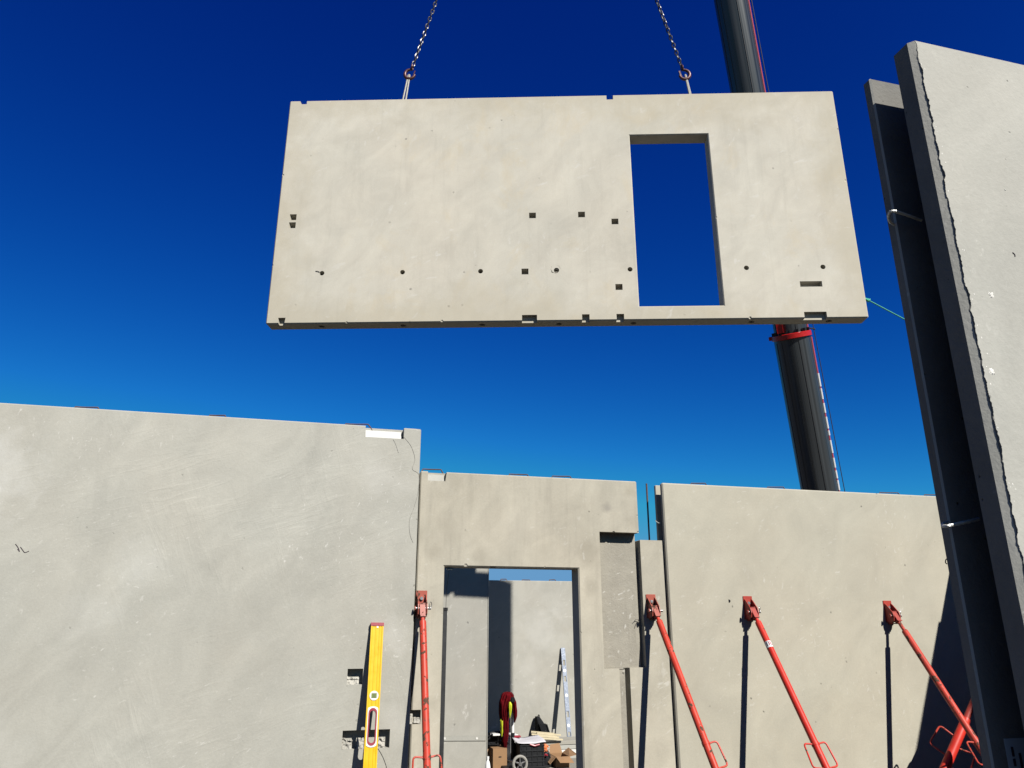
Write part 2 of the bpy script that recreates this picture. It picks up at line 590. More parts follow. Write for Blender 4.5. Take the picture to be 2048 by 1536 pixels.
def chip_edges(o_, spots, seed=1):
    """break small pieces out of the arrises: spots are (x, y, z, size)"""
    rg_ = random.Random(seed)
    mb = MB()
    for x, y, z, r_ in spots:
        q = bmesh.ops.create_icosphere(mb.bm, subdivisions=1, radius=r_)
        st_ = Vector((rg_.uniform(.7, 1.9), rg_.uniform(.5, .9), rg_.uniform(.7, 1.9)))
        rot = Matrix.Rotation(rg_.uniform(0, 6), 3, 'Y')
        for v in q['verts']:
            w = rot @ (v.co * rg_.uniform(.8, 1.2))
            v.co = Vector((x + w.x * st_.x, y + w.y * st_.y, z + w.z * st_.z))
    boolean(o_, mb)


def rebar_loop(parent, x0, x1, y, z, rise=.055, r=.0048):
    pts = []
    for i in range(13):
        t = i / 12
        f = min(1, math.sin(math.pi * t) * 2.2)
        pts.append((x0 + (x1 - x0) * t, y + .012 * math.sin(5 * t), z - .03 + (rise + .03) * f + .004 * math.sin(x0 * 7) * (t - .5)))
    return MB().tube(pts, r, 8).build('rebar_loop', 'rebar', parent, True)


def squiggle(parent, pix, Y, r=.0016, mat='wire', name='tie_wire'):
    pts = [at(x, y, Y) for x, y in pix]
    fine = []
    for i in range(len(pts) - 1):
        p0, p1, p2, p3 = pts[max(i - 1, 0)], pts[i], pts[i + 1], pts[min(i + 2, len(pts) - 1)]
        for k in range(6):
            t = k / 6
            fine.append(.5 * ((2 * p1) + (-p0 + p2) * t + (2 * p0 - 5 * p1 + 4 * p2 - p3) * t * t + (-p0 + 3 * p1 - 3 * p2 + p3) * t ** 3))
    fine.append(pts[-1])
    return MB().tube(fine, r, 5).build(name, mat, parent, True)


# ================================================================== the setting
g = MB()
g.bm.faces.new([g.bm.verts.new(p) for p in ((-500, -500, GZ), (500, -500, GZ), (500, 900, GZ), (-500, 900, GZ))])
gr = g.build('ground', 'ground')
gr['kind'] = 'structure'
fl = MB().box(-4.0, 9.0, 5.50, 12.49, GZ - .10, GZ + .004).build('floor_slab', 'slab_floor')
fl['kind'] = 'structure'

CH = .008     # arris chamfer of the precast panels
PANELS = 'precast concrete wall panels standing on site'


def panel_thing(label, loc):
    return thing('concrete_wall_panel', label, 'wall panel', loc)


# ---- long left panel
W_L = 5.56
t = panel_thing('long tall grey concrete wall panel with a yellow spirit level leaning on it', (-2.6, W_L + .09, GZ))
left = MB().box(-6.5, .722, W_L, W_L + .18, GZ, 3.12, CH).build('slab', 'left', t)
c = MB()
c.box(.298, .590, W_L - .05, W_L + .075, 3.032, 3.30)
c.box(.279, .384, W_L - .05, W_L + .062, 1.287, 1.389)
c.box(.272, .588, W_L - .05, W_L + .062, .885, 1.000)
boolean(left, c)
# foam block at the back of the top notch, mortar lumps left in the pockets
MB().extrude([(.302, W_L + .030, 3.034), (.302, W_L + .072, 3.034), (.302, W_L + .072, 3.098), (.302, W_L + .058, 3.098)], (.272, 0, 0)).build(
    'foam_block', 'foam', t)


def rubble(x0, x1, z0, z1, y0, y1, parent, mat, seed, nx=16, nz=12):
    """crumbled mortar: a lumpy relief sheet standing in a pocket"""
    mb = MB()
    gv = []
    for j in range(nz + 1):
        row = []
        for i in range(nx + 1):
            x, z = x0 + (x1 - x0) * i / nx, z0 + (z1 - z0) * j / nz
            k = noise.noise(Vector((x * 38, z * 38, seed))) * .5 + noise.noise(Vector((x * 110, z * 110, seed))) * .25 + .5
            if j == nz:
                z -= (z1 - z0) * .35 * k
            if i in (0, nx):
                x += (x1 - x0) * .08 * (k - .5)
            row.append(mb.bm.verts.new((x, y0 + (y1 - y0) * (k * .7 + .3 * j / nz), z)))
        gv.append(row)
    for j in range(nz):
        for i in range(nx):
            mb.bm.faces.new((gv[j][i], gv[j][i + 1], gv[j + 1][i + 1], gv[j + 1][i]))
    bot = [gv[0][i] for i in range(nx + 1)]
    me = mb.build('mortar_rubble', mat, parent)
    md = me.modifiers.new('thick', 'SOLIDIFY')
    md.thickness = .012
    md.offset = -1
    return me


rubble(.274, .360, 1.280, 1.338, W_L - .004, W_L + .040, t, 'rubble', 1)
rubble(.268, .338, .875, .950, W_L - .004, W_L + .040, t, 'rubble', 2)
rubble(.372, .420, .880, .946, W_L + .0, W_L + .040, t, 'rubble', 3)
rubble(.500, .556, .878, .945, W_L - .002, W_L + .040, t, 'rubble', 5)
for x0, x1 in ((136, 205), (412, 458), (682, 748)):
    rebar_loop(t, at(x0, 830, W_L + .09).x, at(x1, 830, W_L + .09).x, W_L + .09, 3.12, rise=.030)
squiggle(t, [(806, 872), (822, 892), (830, 918), (825, 938), (838, 950), (836, 985), (828, 1015), (819, 1040), (820, 1068), (826, 1085)], W_L - .002, .0008, 'hair')
squiggle(t, [(786, 878), (792, 890), (797, 906)], W_L - .002, .0007, 'hair')
squiggle(t, [(31, 1088), (36, 1095), (39, 1103), (35, 1098)], W_L - .001, .0022, 'dark_ink', 'pencil_mark')
squiggle(t, [(41, 1094), (46, 1101), (50, 1105), (58, 1102)], W_L - .001, .0022, 'dark_ink', 'pencil_mark')
squiggle(t, [(756, 1497), (764, 1510), (772, 1530), (774, 1545)], W_L - .003, .0011)

# ---- panel with the doorway
W_M = 5.60
chip_edges(left, [(-1.2, W_L - .003, 3.118, .012), (-3.6, W_L - .002, 3.119, .014), (.719, W_L, 2.42, .010), (.721, W_L, 1.94, .012), (.15, W_L - .002, 3.119, .010),
                  (.700, W_L, 3.119, .016)], 3)
t = panel_thing('stained concrete wall panel with a doorway and a rough recess beside it', (1.6, W_M + .08, GZ))
mid = MB().box(.735, 2.520, W_M, W_M + .16, GZ, 2.80, CH).build('slab', 'mid', t)
c = MB()
cutter_loft(c, (.940, 1.992, GZ - .1, 2.090), [(W_M - .04, .010), (W_M, .010), (W_M + .010, 0), (W_M + .3, 0)])
c.extrude([(.792, W_M - .05, 2.728), (.928, W_M - .05, 2.728), (.952, W_M - .05, 2.90), (.792, W_M - .05, 2.90)], (0, .11, 0))
c.box(.735 - .1, .800, W_M - .05, W_M + .06, 1.020, 1.112)
boolean(mid, c)
boolean(mid, MB().box(2.178, 2.62, W_M - .05, W_M + .095, 1.358, 2.381))
boolean(mid, MB().box(2.347, 2.62, W_M - .06, W_M + .3, GZ - .1, 1.3585))
boolean(mid, MB().box(2.300, 2.40, W_M - .05, W_M + .014, GZ - .08, 1.3575))
c = MB().box(1.290, 1.335, W_M - .05, W_M + .03, 2.080, 2.097)
boolean(mid, c)
chip_edges(mid, [(1.10, W_M, 2.096, .012), (1.72, W_M, 2.097, .010), (.934, W_M, 1.75, .009), (1.998, W_M, 1.62, .010), (2.30, W_M, 2.381, .012),
                 (2.519, W_M, 2.52, .012), (2.518, W_M, 2.388, .014), (1.95, W_M, 2.799, .010), (1.41, W_M, 2.799, .009), (2.10, W_M + .001, 1.356, .004)], 5)
MB().box(2.1785, 2.515, W_M + .088, W_M + .0945, 1.3595, 2.3795).build('recess_back', 'rough', t)
MB().box(2.301, 2.346, W_M + .006, W_M + .0135, GZ + .005, 1.352).build('rough_strip', 'rough', t)
MB().extrude([(.794, W_M + .022, 2.7295), (.794, W_M + .058, 2.7295), (.794, W_M + .058, 2.785), (.794, W_M + .050, 2.785)], (.130, 0, 0)).build(
    'foam_block', 'near', t)
rubble(.722, .745, 1.022, 1.10, W_M - .002, W_M + .03, t, 'rubble', 8, 4, 6)
rubble(.752, .800, 1.022, 1.065, W_M - .002, W_M + .04, t, 'rubble', 9, 5, 4)
rebar_loop(t, at(838, 940, W_M + .10).x, at(890, 940, W_M + .10).x, W_M + .10, 2.80, .036)
rebar_loop(t, at(1012, 947, W_M + .08).x, at(1062, 947, W_M + .08).x, W_M + .08, 2.80, .026)
rebar_loop(t, at(1098, 950, W_M + .08).x, at(1147, 950, W_M + .08).x, W_M + .08, 2.80, .028)

# ---- short post between the panels
W_P = 5.64
t = panel_thing('short pale concrete post panel in the gap, with a bare rebar standing behind', (2.6, W_P + .07, GZ))
MB().prism([(2.402, GZ), (2.742, GZ), (2.742, 2.330), (2.546, 2.330), (2.541, 2.326), (2.541, 1.362), (2.402, 1.362)], W_P, W_P + .13).build('slab', 'mid', t)
p0, p1 = at(1297, 1085, W_P + .17), at(1291, 968, W_P + .17)
MB().tube([(p0.x, W_P + .15, GZ), (p0.x, W_P + .15, p0.z), (p1.x, W_P + .15, p1.z)], .0075, 8).build('rebar', 'rebar', t, True)
squiggle(t, [(1268, 1243), (1272, 1239), (1277, 1240), (1274, 1246), (1272, 1253)], W_P + .03, .0022)

# ---- right hand double wall
W_R = 5.60


def double_wall(t, x0, x1, y0, near, gap, far, z1, mat, ch):
    MB().box(x0, x1, y0, y0 + near, GZ, z1, ch).build('near_leaf', mat, t)
    MB().box(x0, x1, y0 + near + gap, y0 + near + gap + far, GZ, z1, .004).build('far_leaf', mat, t)
    # concrete filling deep inside the cavity closes it off
    MB().box(x0 + .9, x1 - .3, y0 + near - .002, y0 + near + gap + .002, GZ, z1 - .2).build('cavity_fill', 'shade_concrete', t)


t = panel_thing('buff double-leaf concrete wall panel held up by red braces', (4.2, W_R + .075, GZ))
double_wall(t, 2.748, 5.78, W_R, .048, .080, .030, 2.80, 'right', .010)
for x0, x1 in ((1378, 1416), (1530, 1572), (1752, 1800), (1842, 1880)):
    rebar_loop(t, at(x0, 975, W_R + .08).x, at(x1, 975, W_R + .08).x, W_R + .08, 2.80, .026)
squiggle(t, [(1311, 1041), (1314, 1044), (1318, 1046), (1321, 1046)], W_R + .06, .004, 'cable', 'wire_loop')
MB().cyl(at(1458, 1202, W_R - .002), at(1458, 1202, W_R + .003), .012, 12).build('bolt_hole', 'dark', t)

# ---- side wall that runs towards the photographer, hidden by the near panel, and throws the big shadow
t = panel_thing('side concrete wall panel running forward behind the tall near panel', (5.86, 4.95, GZ))
MB().box(5.79, 5.95, 4.32, 5.592, GZ, 2.80, CH).build('slab', 'right', t)
t = panel_thing('second side concrete wall panel hidden behind the tall near panel', (5.86, 3.0, GZ))
MB().box(5.785, 5.95, 1.8, 4.315, GZ, 2.835, CH).build('slab', 'right', t)

# ---- wall panel standing behind the doorway, and the back wall
W_I = 10.0
t = panel_thing('smooth concrete wall panel seen through the doorway, half in shadow', (0, W_I + .09, GZ))
WD = Vector((-math.cos(R(13)), math.sin(R(13)), 0))       # along the wall, away from its free end
WNn = Vector((-WD.y, WD.x, 0))                            # its sunny side
WE = Vector((2.276, W_I, 0))
if WNn.y > 0:
    WNn = -WNn


def wall_i(s0, s1, d0, d1, z0, z1, bevel):
    """box along the turned wall: s from the free end, d in front of its face"""
    c_ = WE + WD * (s0 + s1) / 2 + WNn * (d0 + d1) / 2 + Vector((0, 0, (z0 + z1) / 2))
    return MB().obox(c_, WD, WNn, Vector((0, 0, 1)), (s1 - s0) / 2, (d1 - d0) / 2, (z1 - z0) / 2, bevel)


wall_i(0, 5.0, -.18, 0, GZ, 2.95, CH).build('slab', 'back', t)
o = wall_i(.012, 1.6, -.002, .010, .272, .322, .002).build('cover_strip', 'near', t)
for s_ in (.125, .53, .66):
    pS = WE + WD * s_ + Vector((0, 0, .297))
    MB().cyl(pS + WNn * .008, pS + WNn * .014, .014, 12).build('screw', 'plaster', o, True)
W_B = 12.5
t = panel_thing('low sunlit concrete back wall behind the tools and boxes', (4, W_B + .09, GZ))
MB().box(-3.0, 9.0, W_B, W_B + .18, GZ, 2.36, CH).build('slab', 'back', t)
for x0, x1, rs in ((1000, 1014, .05), (1042, 1062, .03), (1097, 1112, .05)):
    rebar_loop(t, at(x0, 1160, W_B + .09).x, at(x1, 1160, W_B + .09).x, W_B + .09, 2.36, rs * .4 + .004, .007)

def darken_rough_faces(o_, inner=1):
    """unformed concrete on the panel end and cavity face, with shade put into its colour"""
    o_.data.materials.append(MAT['shade_concrete'])  # darker colour stands in for the shade at the open end
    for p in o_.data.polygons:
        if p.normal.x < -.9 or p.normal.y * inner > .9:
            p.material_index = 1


# ---- tall near panel at the right
XN, YN = 1.376, 1.228
t = panel_thing('tall grey double-leaf concrete wall panel with open black cavity at its end', (3.2, 1.32, GZ))
ztop = 3.12
cf = .013
me = MB()
me.extrude([(XN, YN + cf, GZ), (XN + cf, YN, GZ), (6.4, YN, GZ), (6.4, YN + .060, GZ), (XN, YN + .060, GZ)], (0, 0, ztop - GZ))
darken_rough_faces(me.build('near_leaf', 'near', t))
darken_rough_faces(MB().box(XN - .001, 6.4, YN + .149, YN + .178, GZ, ztop + .004, .004).build('far_leaf', 'near', t), -1)
MB().box(XN + .7, 6.2, YN + .058, YN + .151, GZ, ztop - .2).build('cavity_fill', 'shade_concrete', t)
# ragged fin of cement along the arris, coloured dark to stand for its shaded side
fin = MB()
rings = []
N = 900
for i in range(N + 1):
    z = .9 + (ztop - .002 - .9) * i / N
    k = noise.fractal(Vector((0, 0, z * 14)), .55, 2.3, 6)
    j = noise.fractal(Vector((9, 1, z * 23)), .5, 2.3, 6)
    big = max(0.0, noise.noise(Vector((4, 2, z * 5.5))))
    w = max(.0005, .0024 + .0030 * k + .0035 * big)
    hgt = max(.0005, .0030 + .0034 * j + .0025 * big)
    fade = min(1.0, (ztop - z) * 7 + .15)
    x = XN + cf - .0006 + .0016 * j + .0012 * k
    rings.append([(x, YN + .0006, z), (x + w * .25, YN - hgt * fade, z), (x + w, YN - hgt * .35 * fade, z), (x + w * 1.5, YN + .0006, z)])
fin.loft(rings)
fin.build('cement_fin', 'shade_concrete', t)
for k in range(70):
    z = random.uniform(1.25, ztop - .02)
    x = XN + cf + abs(random.gauss(.007, .008)) + .004
    s_ = random.uniform(.0006, .0019)
    mb = MB()
    bmesh.ops.create_icosphere(mb.bm, subdivisions=1, radius=s_)
    for v in mb.bm.verts:
        v.co = Vector((x + v.co.x, YN + v.co.y * .35, z + v.co.z * random.uniform(.8, 1.8)))
    mb.build('cement_crumb', 'plaster', t)


def splat(px, py, Y, r, parent, seed):
    c_ = at(px, py, Y)
    mb = MB()
    top = mb.bm.verts.new((c_.x, Y - r * .16, c_.z))
    rg, rg2 = [], []
    n = 26
    for i in range(n):
        a = 2 * math.pi * i / n
        k = r * (.65 + .55 * noise.noise(Vector((math.cos(a) * 2.2, math.sin(a) * 2.2, seed))) + .3 * random.random())
        rg.append(mb.bm.verts.new((c_.x + math.cos(a) * k, Y + .0005, c_.z + math.sin(a) * k)))
        rg2.append(mb.bm.verts.new((c_.x + math.cos(a) * k * .6, Y - r * .12 * random.random() - .0008, c_.z + math.sin(a) * k * .6)))
    for i in range(n):
        j = (i + 1) % n
        mb.bm.faces.new((rg[i], rg[j], rg2[j], rg2[i]))
        mb.bm.faces.new((rg2[i], rg2[j], top))
    mb.build('plaster_splash', 'plaster', parent)


splat(1983, 591, YN, .0105, t, 1.3)
splat(1984, 743, YN, .0105, t, 4.1)
splat(2010, 380, YN, .003, t, 6.1)
squiggle(t, [(2025, 505), (2029, 509), (2030, 513)], YN - .0004, .0014, 'dark_ink', 'dark_speck')


def twisted_cable(parent, pts, r, turns):
    pts = [Vector(p) for p in pts]
    n = 40
    path = []
    for i in range(n + 1):
        u = i / n * (len(pts) - 1)
        k = min(int(u), len(pts) - 2)
        f = u - k
        p0, p1, p2, p3 = pts[max(k - 1, 0)], pts[k], pts[k + 1], pts[min(k + 2, len(pts) - 1)]
        path.append(.5 * ((2 * p1) + (-p0 + p2) * f + (2 * p0 - 5 * p1 + 4 * p2 - p3) * f * f + (-p0 + 3 * p1 - 3 * p2 + p3) * f ** 3))
    loop = MB()
    for s_ in range(4):
        hp = []
        for i, p in enumerate(path):
            tt = (path[min(i + 1, n)] - path[max(i - 1, 0)]).normalized()
            a = tt.orthogonal().normalized()
            b = tt.cross(a)
            an = 2 * math.pi * (i / n * turns + s_ / 4)
            hp.append(p + (a * math.cos(an) + b * math.sin(an)) * r * .55)
        loop.tube(hp, r * .5, 6)
    return loop.build('wire_rope_loop', 'cable', parent, True)


zc1, zc2 = 2.675, 1.905
for zz0, tl_ in ((zc1, .005), (zc2, -.012)):
    twisted_cable(t, [(XN + .004, YN + .156, zz0 - tl_ * .8), (XN - .020, YN + .147, zz0 - tl_ * .2), (XN - .043, YN + .122, zz0 + tl_ * .5),
                      (XN - .036, YN + .108, zz0 + tl_ * .4), (XN + .05, YN + .118, zz0 - tl_)], .0040, 6)
squiggle(t, [(1897, 1117), (1892, 1119), (1891, 1125), (1894, 1128)], 1.43, .0012)
# paper delivery label stuck inside the cavity
pl = MB().box(1.414, 1.530, YN + .1478, YN + .1486, 1.30, 1.468).build('paper_label', 'paper_blue', t)
for i, (x, z0, z1) in enumerate(((1.427, 1.434, 1.452), (1.427, 1.416, 1.430), (1.430, 1.396, 1.408), (1.430, 1.360, 1.388), (1.444, 1.36, 1.440), (1.462, 1.40, 1.446), (1.478, 1.37, 1.43))):
    MB().box(x, x + .006, YN + .1468, YN + .1476, z0, z1).build('printed_line', 'dark_ink', pl)

# ================================================================== the panel hanging from the crane
PL = Vector((-.724, 8.0, 4.822))
PU = Vector((.9604, -.2790, 0)).normalized()
PN = Vector((PU.y, -PU.x, 0))            # towards the camera
PWID, PHGT, PTH = 6.571, 2.945, .18
t = thing('concrete_wall_panel', 'pale concrete wall panel with a window opening hanging from chains in the sky', 'wall panel',
          PL + PU * PWID / 2 - PN * PTH / 2)
t.rotation_euler = (0, 0, math.atan2(PU.y, PU.x))
bpy.context.view_layer.update()
MW = Matrix.Translation(PL) @ Matrix.Rotation(math.atan2(PU.y, PU.x), 4, 'Z')    # local: x along, y away, z up


def place_local(o, parent):
    """mesh built in panel coordinates"""
    o.parent = parent
    o.matrix_parent_inverse = Matrix.Identity(4)
    o.matrix_basis = parent_matrix(parent).inverted() @ MW
    return o


lift = MB().box(0, PWID, 0, PTH, 0, PHGT, .012).build('slab', 'lifted')
c = MB()
cutter_loft(c, (4.113, 5.034, .163, 2.366), [(-.04, .010), (0, .010), (.010, 0), (PTH + .1, 0)])
c.extrude([(.122, -.05, 3.1), (.122, -.05, 2.95), (.150, -.05, 2.892), (.211, -.05, 2.892), (.211, -.05, 3.1)], (0, .4, 0))
c.box(3.860, 3.940, -.05, .4, 2.878, 3.1)
for s_, z in ((2.953, 1.307), (3.514, 1.310), (3.891, 1.214), (2.863, .599), (3.901, .396)):
    cutter_loft(c, (s_ - .037, s_ + .037, z - .034, z + .034), [(-.02, .004), (0, .002), (.085, -.002)])
for z in (1.330, 1.225):
    cutter_loft(c, (.146, .222, z - .036, z + .036), [(-.02, .004), (0, .002), (.085, -.014)])
c.box(5.882, 6.122, -.05, .085, .372, .438)
# pockets along the foot
c.extrude([(.134, -.02, .072), (.216, -.02, .072), (.202, -.02, -.05), (.150, -.02, -.05)], (0, .07, 0))
for a, b_ in ((2.828, 2.992), (3.484, 3.565), (3.859, 3.941), (5.885, 6.126)):
    c.box(a, b_, -.05, .052, -.05, .074)
HOLES = (.578, 1.489, 2.366, 3.215, 4.033, 5.318, 6.157)
for s_ in HOLES:
    z = .610
    rr = .028 if s_ != 3.215 else .030
    c.tube([(s_, -.03, z), (s_, .10, z)], rr, 14)
    c.tube([(s_ + .02, PTH * .52, -.05), (s_ + .02, PTH * .52, .09)], .034, 14)
lift.matrix_world = Matrix.Identity(4)
boolean(lift, c)
chip_edges(lift, [(.9, 0, .004, .018), (1.95, 0, .004, .022), (4.6, 0, .163, .012), (4.3, .0, 2.372, .012), (5.04, 0, 1.25, .012), (0.003, 0, 1.9, .018), (0.003, 0, .72, .022),
                  (6.568, 0, 1.7, .016), (6.568, 0, 2.4, .014), (2.2, 0, 2.943, .014), (5.6, 0, 2.942, .012), (5.3, 0, .003, .018)], 9)
place_local(lift, t)
# broken rim round the grout hole, and its loose plug
mb = MB()
n = 18
for ring_k in range(1):
    rg = []
    for i in range(n):
        a = 2 * math.pi * i / n
        k = .052 + .012 * noise.noise(Vector((math.cos(a) * 2, math.sin(a) * 2, 5)))
        rg.append(((3.205 + math.cos(a) * k, -.0015, .625 + math.sin(a) * k), (3.205 + math.cos(a) * k * .72, .006 + .004 * random.random(), .625 + math.sin(a) * k * .72)))
    for i in range(n):
        j = (i + 1) % n
        if 6 < i < 15 or i < 3:
            mb.bm.faces.new([mb.bm.verts.new(p) for p in (rg[i][0], rg[j][0], rg[j][1], rg[i][1])])
o = place_local(mb.build('broken_rim', 'rough'), t)
md = o.modifiers.new('thick', 'SOLIDIFY')
md.thickness = .004
for s_, z in ((3.198, .640), (3.225, .628)):
    mb = MB()
    bmesh.ops.create_icosphere(mb.bm, subdivisions=2, radius=.02)
    for v in mb.bm.verts:
        k = 1 + .5 * noise.noise(v.co * 60)
        v.co = Vector((s_ + v.co.x * k, .020 + v.co.y * .6, z + v.co.z * k * .6))
    place_local(mb.build('mortar_crumb', 'rough'), t)
squig = MB().tube([(.505, -.004, .635), (.530, -.006, .633), (.552, -.004, .622)], .003, 6).build('tie_wire', 'wire', None, True)
place_local(squig, t)


# cast-in lifting loops (flat cable doubled over the hook)
def lifting_loop(s0, z0, s1, z1, w):
    mb = MB()
    d = Vector((s1 - s0, 0, z1 - z0)).normalized()
    q = Vector((d.z, 0, -d.x))
    for sg in (-1, 1):
        a = Vector((s0, PTH / 2, z0 - .12)) + q * sg * w
        b2 = Vector((s1, PTH / 2, z1)) + q * sg * w * .45
        mb.tube([a, a.lerp(b2, .5), b2], .011, 8)
    mb.tube([Vector((s1, PTH / 2, z1)) + q * (w * .45 * math.cos(a_)) + d * (.02 * math.sin(a_)) for a_ in [math.pi * i / 8 for i in range(9)]], .011, 8)
    return place_local(mb.build('lifting_loop', 'strap', None, True), t)


lifting_loop(1.368, 2.945, 1.428, 3.352, .022)
lifting_loop(4.912, 2.945, 4.856, 3.270, .009)
o = MB().tube([(4.88, PTH / 2, 2.95), (4.90, PTH / 2, 2.975), (4.93, PTH / 2, 2.968)], .012, 8).build('anchor_stub', 'darksteel', None, True)
place_local(o, t)


# ---- chain slings
def link_mesh():
    L, Wd, rw = .078, .052, .0085
    r_c = Wd / 2 - rw
    hl = L / 2 - rw - r_c
    pts = []
    for i in range(7):
        a = math.pi * i / 6
        pts.append((r_c * math.cos(a), 0, hl + r_c * math.sin(a)))
    for i in range(7):
        a = math.pi + math.pi * i / 6
        pts.append((r_c * math.cos(a), 0, -hl + r_c * math.sin(a)))
    mb = MB().tube(pts, rw, 7, closed=True)
    m_ = mb.mesh('chain_link', True)
    m_.materials.append(MAT['chain'])
    return m_


LINK = link_mesh()
TOPP = MW @ Vector((3.20, PTH / 2, 10.25))


def chain_sling(label, s0, z0, flip):
    base = MW @ Vector((s0, PTH / 2, z0))
    th = thing('chain_sling', label, 'chain', base)
    d = (TOPP - base).normalized()
    # hook: a C in the plane of the panel
    q = (PU - d * PU.dot(d)).normalized() * flip
    w = d.cross(q)
    pts, rr = [], []
    R0 = .062
    cen = base + d * .035
    for i in range(19):
        a = R(100) + R(262) * i / 18
        pts.append(cen + q * (-R0 * math.cos(a)) * -1 + d * R0 * math.sin(a) * 1.12)
        rr.append(.0155 + .006 * math.sin(math.pi * i / 18))
    pts.insert(0, cen + d * (R0 * 1.12 + .045))
    rr.insert(0, .014)
    MB().tube(pts, rr, 10).build('hook', 'hook', th, True)
    MB().obox(cen + q * R0 * .80 + d * .020, q, w, d, .006, .010, .040, .003).build('safety_latch', 'hook', th)
    e0 = cen + d * (R0 * 1.12 + .035)
    ring = [e0 + d * (.030 * math.sin(a)) + w * (.030 * math.cos(a)) for a in [2 * math.pi * i / 14 for i in range(14)]]
    MB().tube(ring, .012, 8, closed=True).build('hook_eye', 'hook', th, True)
    pitch = .060
    start = e0 + d * .055
    nl = int((TOPP - start).length / pitch) - 1
    base_rot = Matrix((q, w, d)).transposed().to_4x4()
    for i in range(nl):
        o = bpy.data.objects.new('chain_link', LINK)
        COL.objects.link(o)
        o.parent = th
        tw = R(40) + R(90) * (i % 2) + R(14) * math.sin(i * .35)
        o.matrix_basis = parent_matrix(th).inverted() @ (Matrix.Translation(start + d * pitch * i) @ base_rot @ Matrix.Rotation(tw, 4, 'Z'))
    return th


chain_sling('lifting chain hooked to the wide cable loop far from the window opening', 1.432, 3.350, 1)
chain_sling('lifting chain hooked to the thin loop above the window opening', 4.852, 3.262, -1)

# ================================================================== mobile crane boom
Bp = atdepth(1639, 983, 18.0)
Cp = atdepth(1461, 0, 18.0)
ax = (Cp - Bp).normalized()
foot = Bp - ax * ((Bp.z - 1.2) / ax.z)
tip = Bp + ax * ((37.0 - Bp.z) / ax.z)
t = thing('crane', 'tall dark grey telescopic crane boom with a red collar behind the walls', 'crane', (foot.x, foot.y, GZ))
load_dir = Vector((-1, -1, 0)).normalized()
bz = ax
by = (load_dir - bz * load_dir.dot(bz)).normalized()     # underside of the boom, facing the load
bx = by.cross(bz)


def boom_section(p0, p1, wd, name):
    prof = []
    hw = wd / 2
    for i in range(13):                          # rounded underside
        a = math.pi * i / 12
        prof.append((hw * math.cos(a), hw * .95 * math.sin(a)))
    prof += [(-hw, -hw * .55), (-hw * .82, -hw * .85), (hw * .82, -hw * .85), (hw, -hw * .55)]
    L = (p1 - p0).length
    mb = MB()
    mb.loft([[(x, y, 0) for x, y in prof], [(x, y, L) for x, y in prof]])
    o = mb.build(name, 'boom', None, True)
    o.parent = t
    rot = Matrix((bx, by, bz)).transposed().to_4x4()
    o.matrix_basis = parent_matrix(t).inverted() @ (Matrix.Translation(p0) @ rot)
    return o


collar_p = atdepth(1583, 672, 18.0)
collar_p = Bp + ax * ax.dot(collar_p - Bp)
WL, WU = .845, .765
boom_section(foot, collar_p, WL, 'boom_section')
boom_section(collar_p, tip, WU, 'boom_section')
cl = MB()
cl.loft([[collar_p + ax * z + bx * (x * WL * .55 * e) + by * (y * WL * .55 * e) for x, y in [(math.cos(2 * math.pi * i / 20), math.sin(2 * math.pi * i / 20)) for i in range(20)]]
         for z, e in ((-.065, .97), (-.055, 1.0), (.055, 1.0), (.065, .97))])
col_o = cl.build('collar', 'crane_red', t, True)
for i in range(9):
    a = R(-20) + R(220) * i / 8
    cpt = collar_p + ax * .10 + bx * math.cos(a) * WL * .47 + by * math.sin(a) * WL * .47
    MB().obox(cpt, bx, by, bz, .03, .03, .035, .008).build('collar_bolt', 'darksteel', col_o)
pb = collar_p + ax * .24 + by * WL * .46 - bx * WL * .20 * -1
MB().obox(pb, bx, by, bz, .06, .05, .12, .012).build('wear_pad', 'crane_red', t)
cr = Vector((0, 0, EYE))
view = (collar_p - cr).normalized()
side = view.cross(ax).normalized()              # to the right as seen from the photographer
if side.dot(Vector((1, 0, 0))) < 0:
    side = -side
MB().obox(collar_p - side * WL * .56 + ax * .02, side, view, ax, .05, .05, .05, .01).build('guide_lug', 'crane_red', t)
for pa_, pb_, wd_ in ((Bp - ax * 3.0, collar_p - ax * .12, WL), (collar_p + ax * .12, tip, WU)):
    for dg_ in (118, 62, 40):                       # weld seams of the folded boom plates
        a = R(dg_)
        off = bx * (math.cos(a) * wd_ * .5) + by * (math.sin(a) * wd_ * .5 * .95)
        MB().tube([pa_ + off, pb_ + off], .009, 6).build('weld_seam', 'darksteel', t, True)
# measuring rod / hose along the edge of the boom: faded red, white bands on the lower section
e_low = [Bp - ax * 3.5 + side * (WL * .5 + .012), collar_p - ax * .1 + side * (WL * .5 + .012)]
e_up = [collar_p + ax * .1 + side * (WU * .5 + .012), tip + side * (WU * .5 + .012)]
MB().tube(e_low, .022, 8).build('red_rod', 'pink_red', t, True)
MB().tube(e_up, .022, 8).build('red_rod', 'pink_red', t, True)
for (ya, yb) in ((745, 772), (776, 798), (806, 826), (834, 858), (862, 872), (882, 908), (918, 938), (944, 960), (964, 984)):
    za, zb = [ax.dot(atdepth(1640, yy, 18.0) - Bp) for yy in (ya, yb)]
    MB().tube([Bp + ax * zb + side * (WL * .5 + .016), Bp + ax * za + side * (WL * .5 + .016)], .027, 8).build('white_band', 'level_white', t, True)
lineA = atdepth(1690, 985, 17.9)
lineB = atdepth(1627, 655, 17.9)
lineC = atdepth(1503, 0, 17.9)
MB().tube([lineA + (lineA - lineB) * .6, lineA, lineB, lineC, lineC + (lineC - lineB) * 1.6], .010, 6).build('hoist_cable', 'wire', t, True)
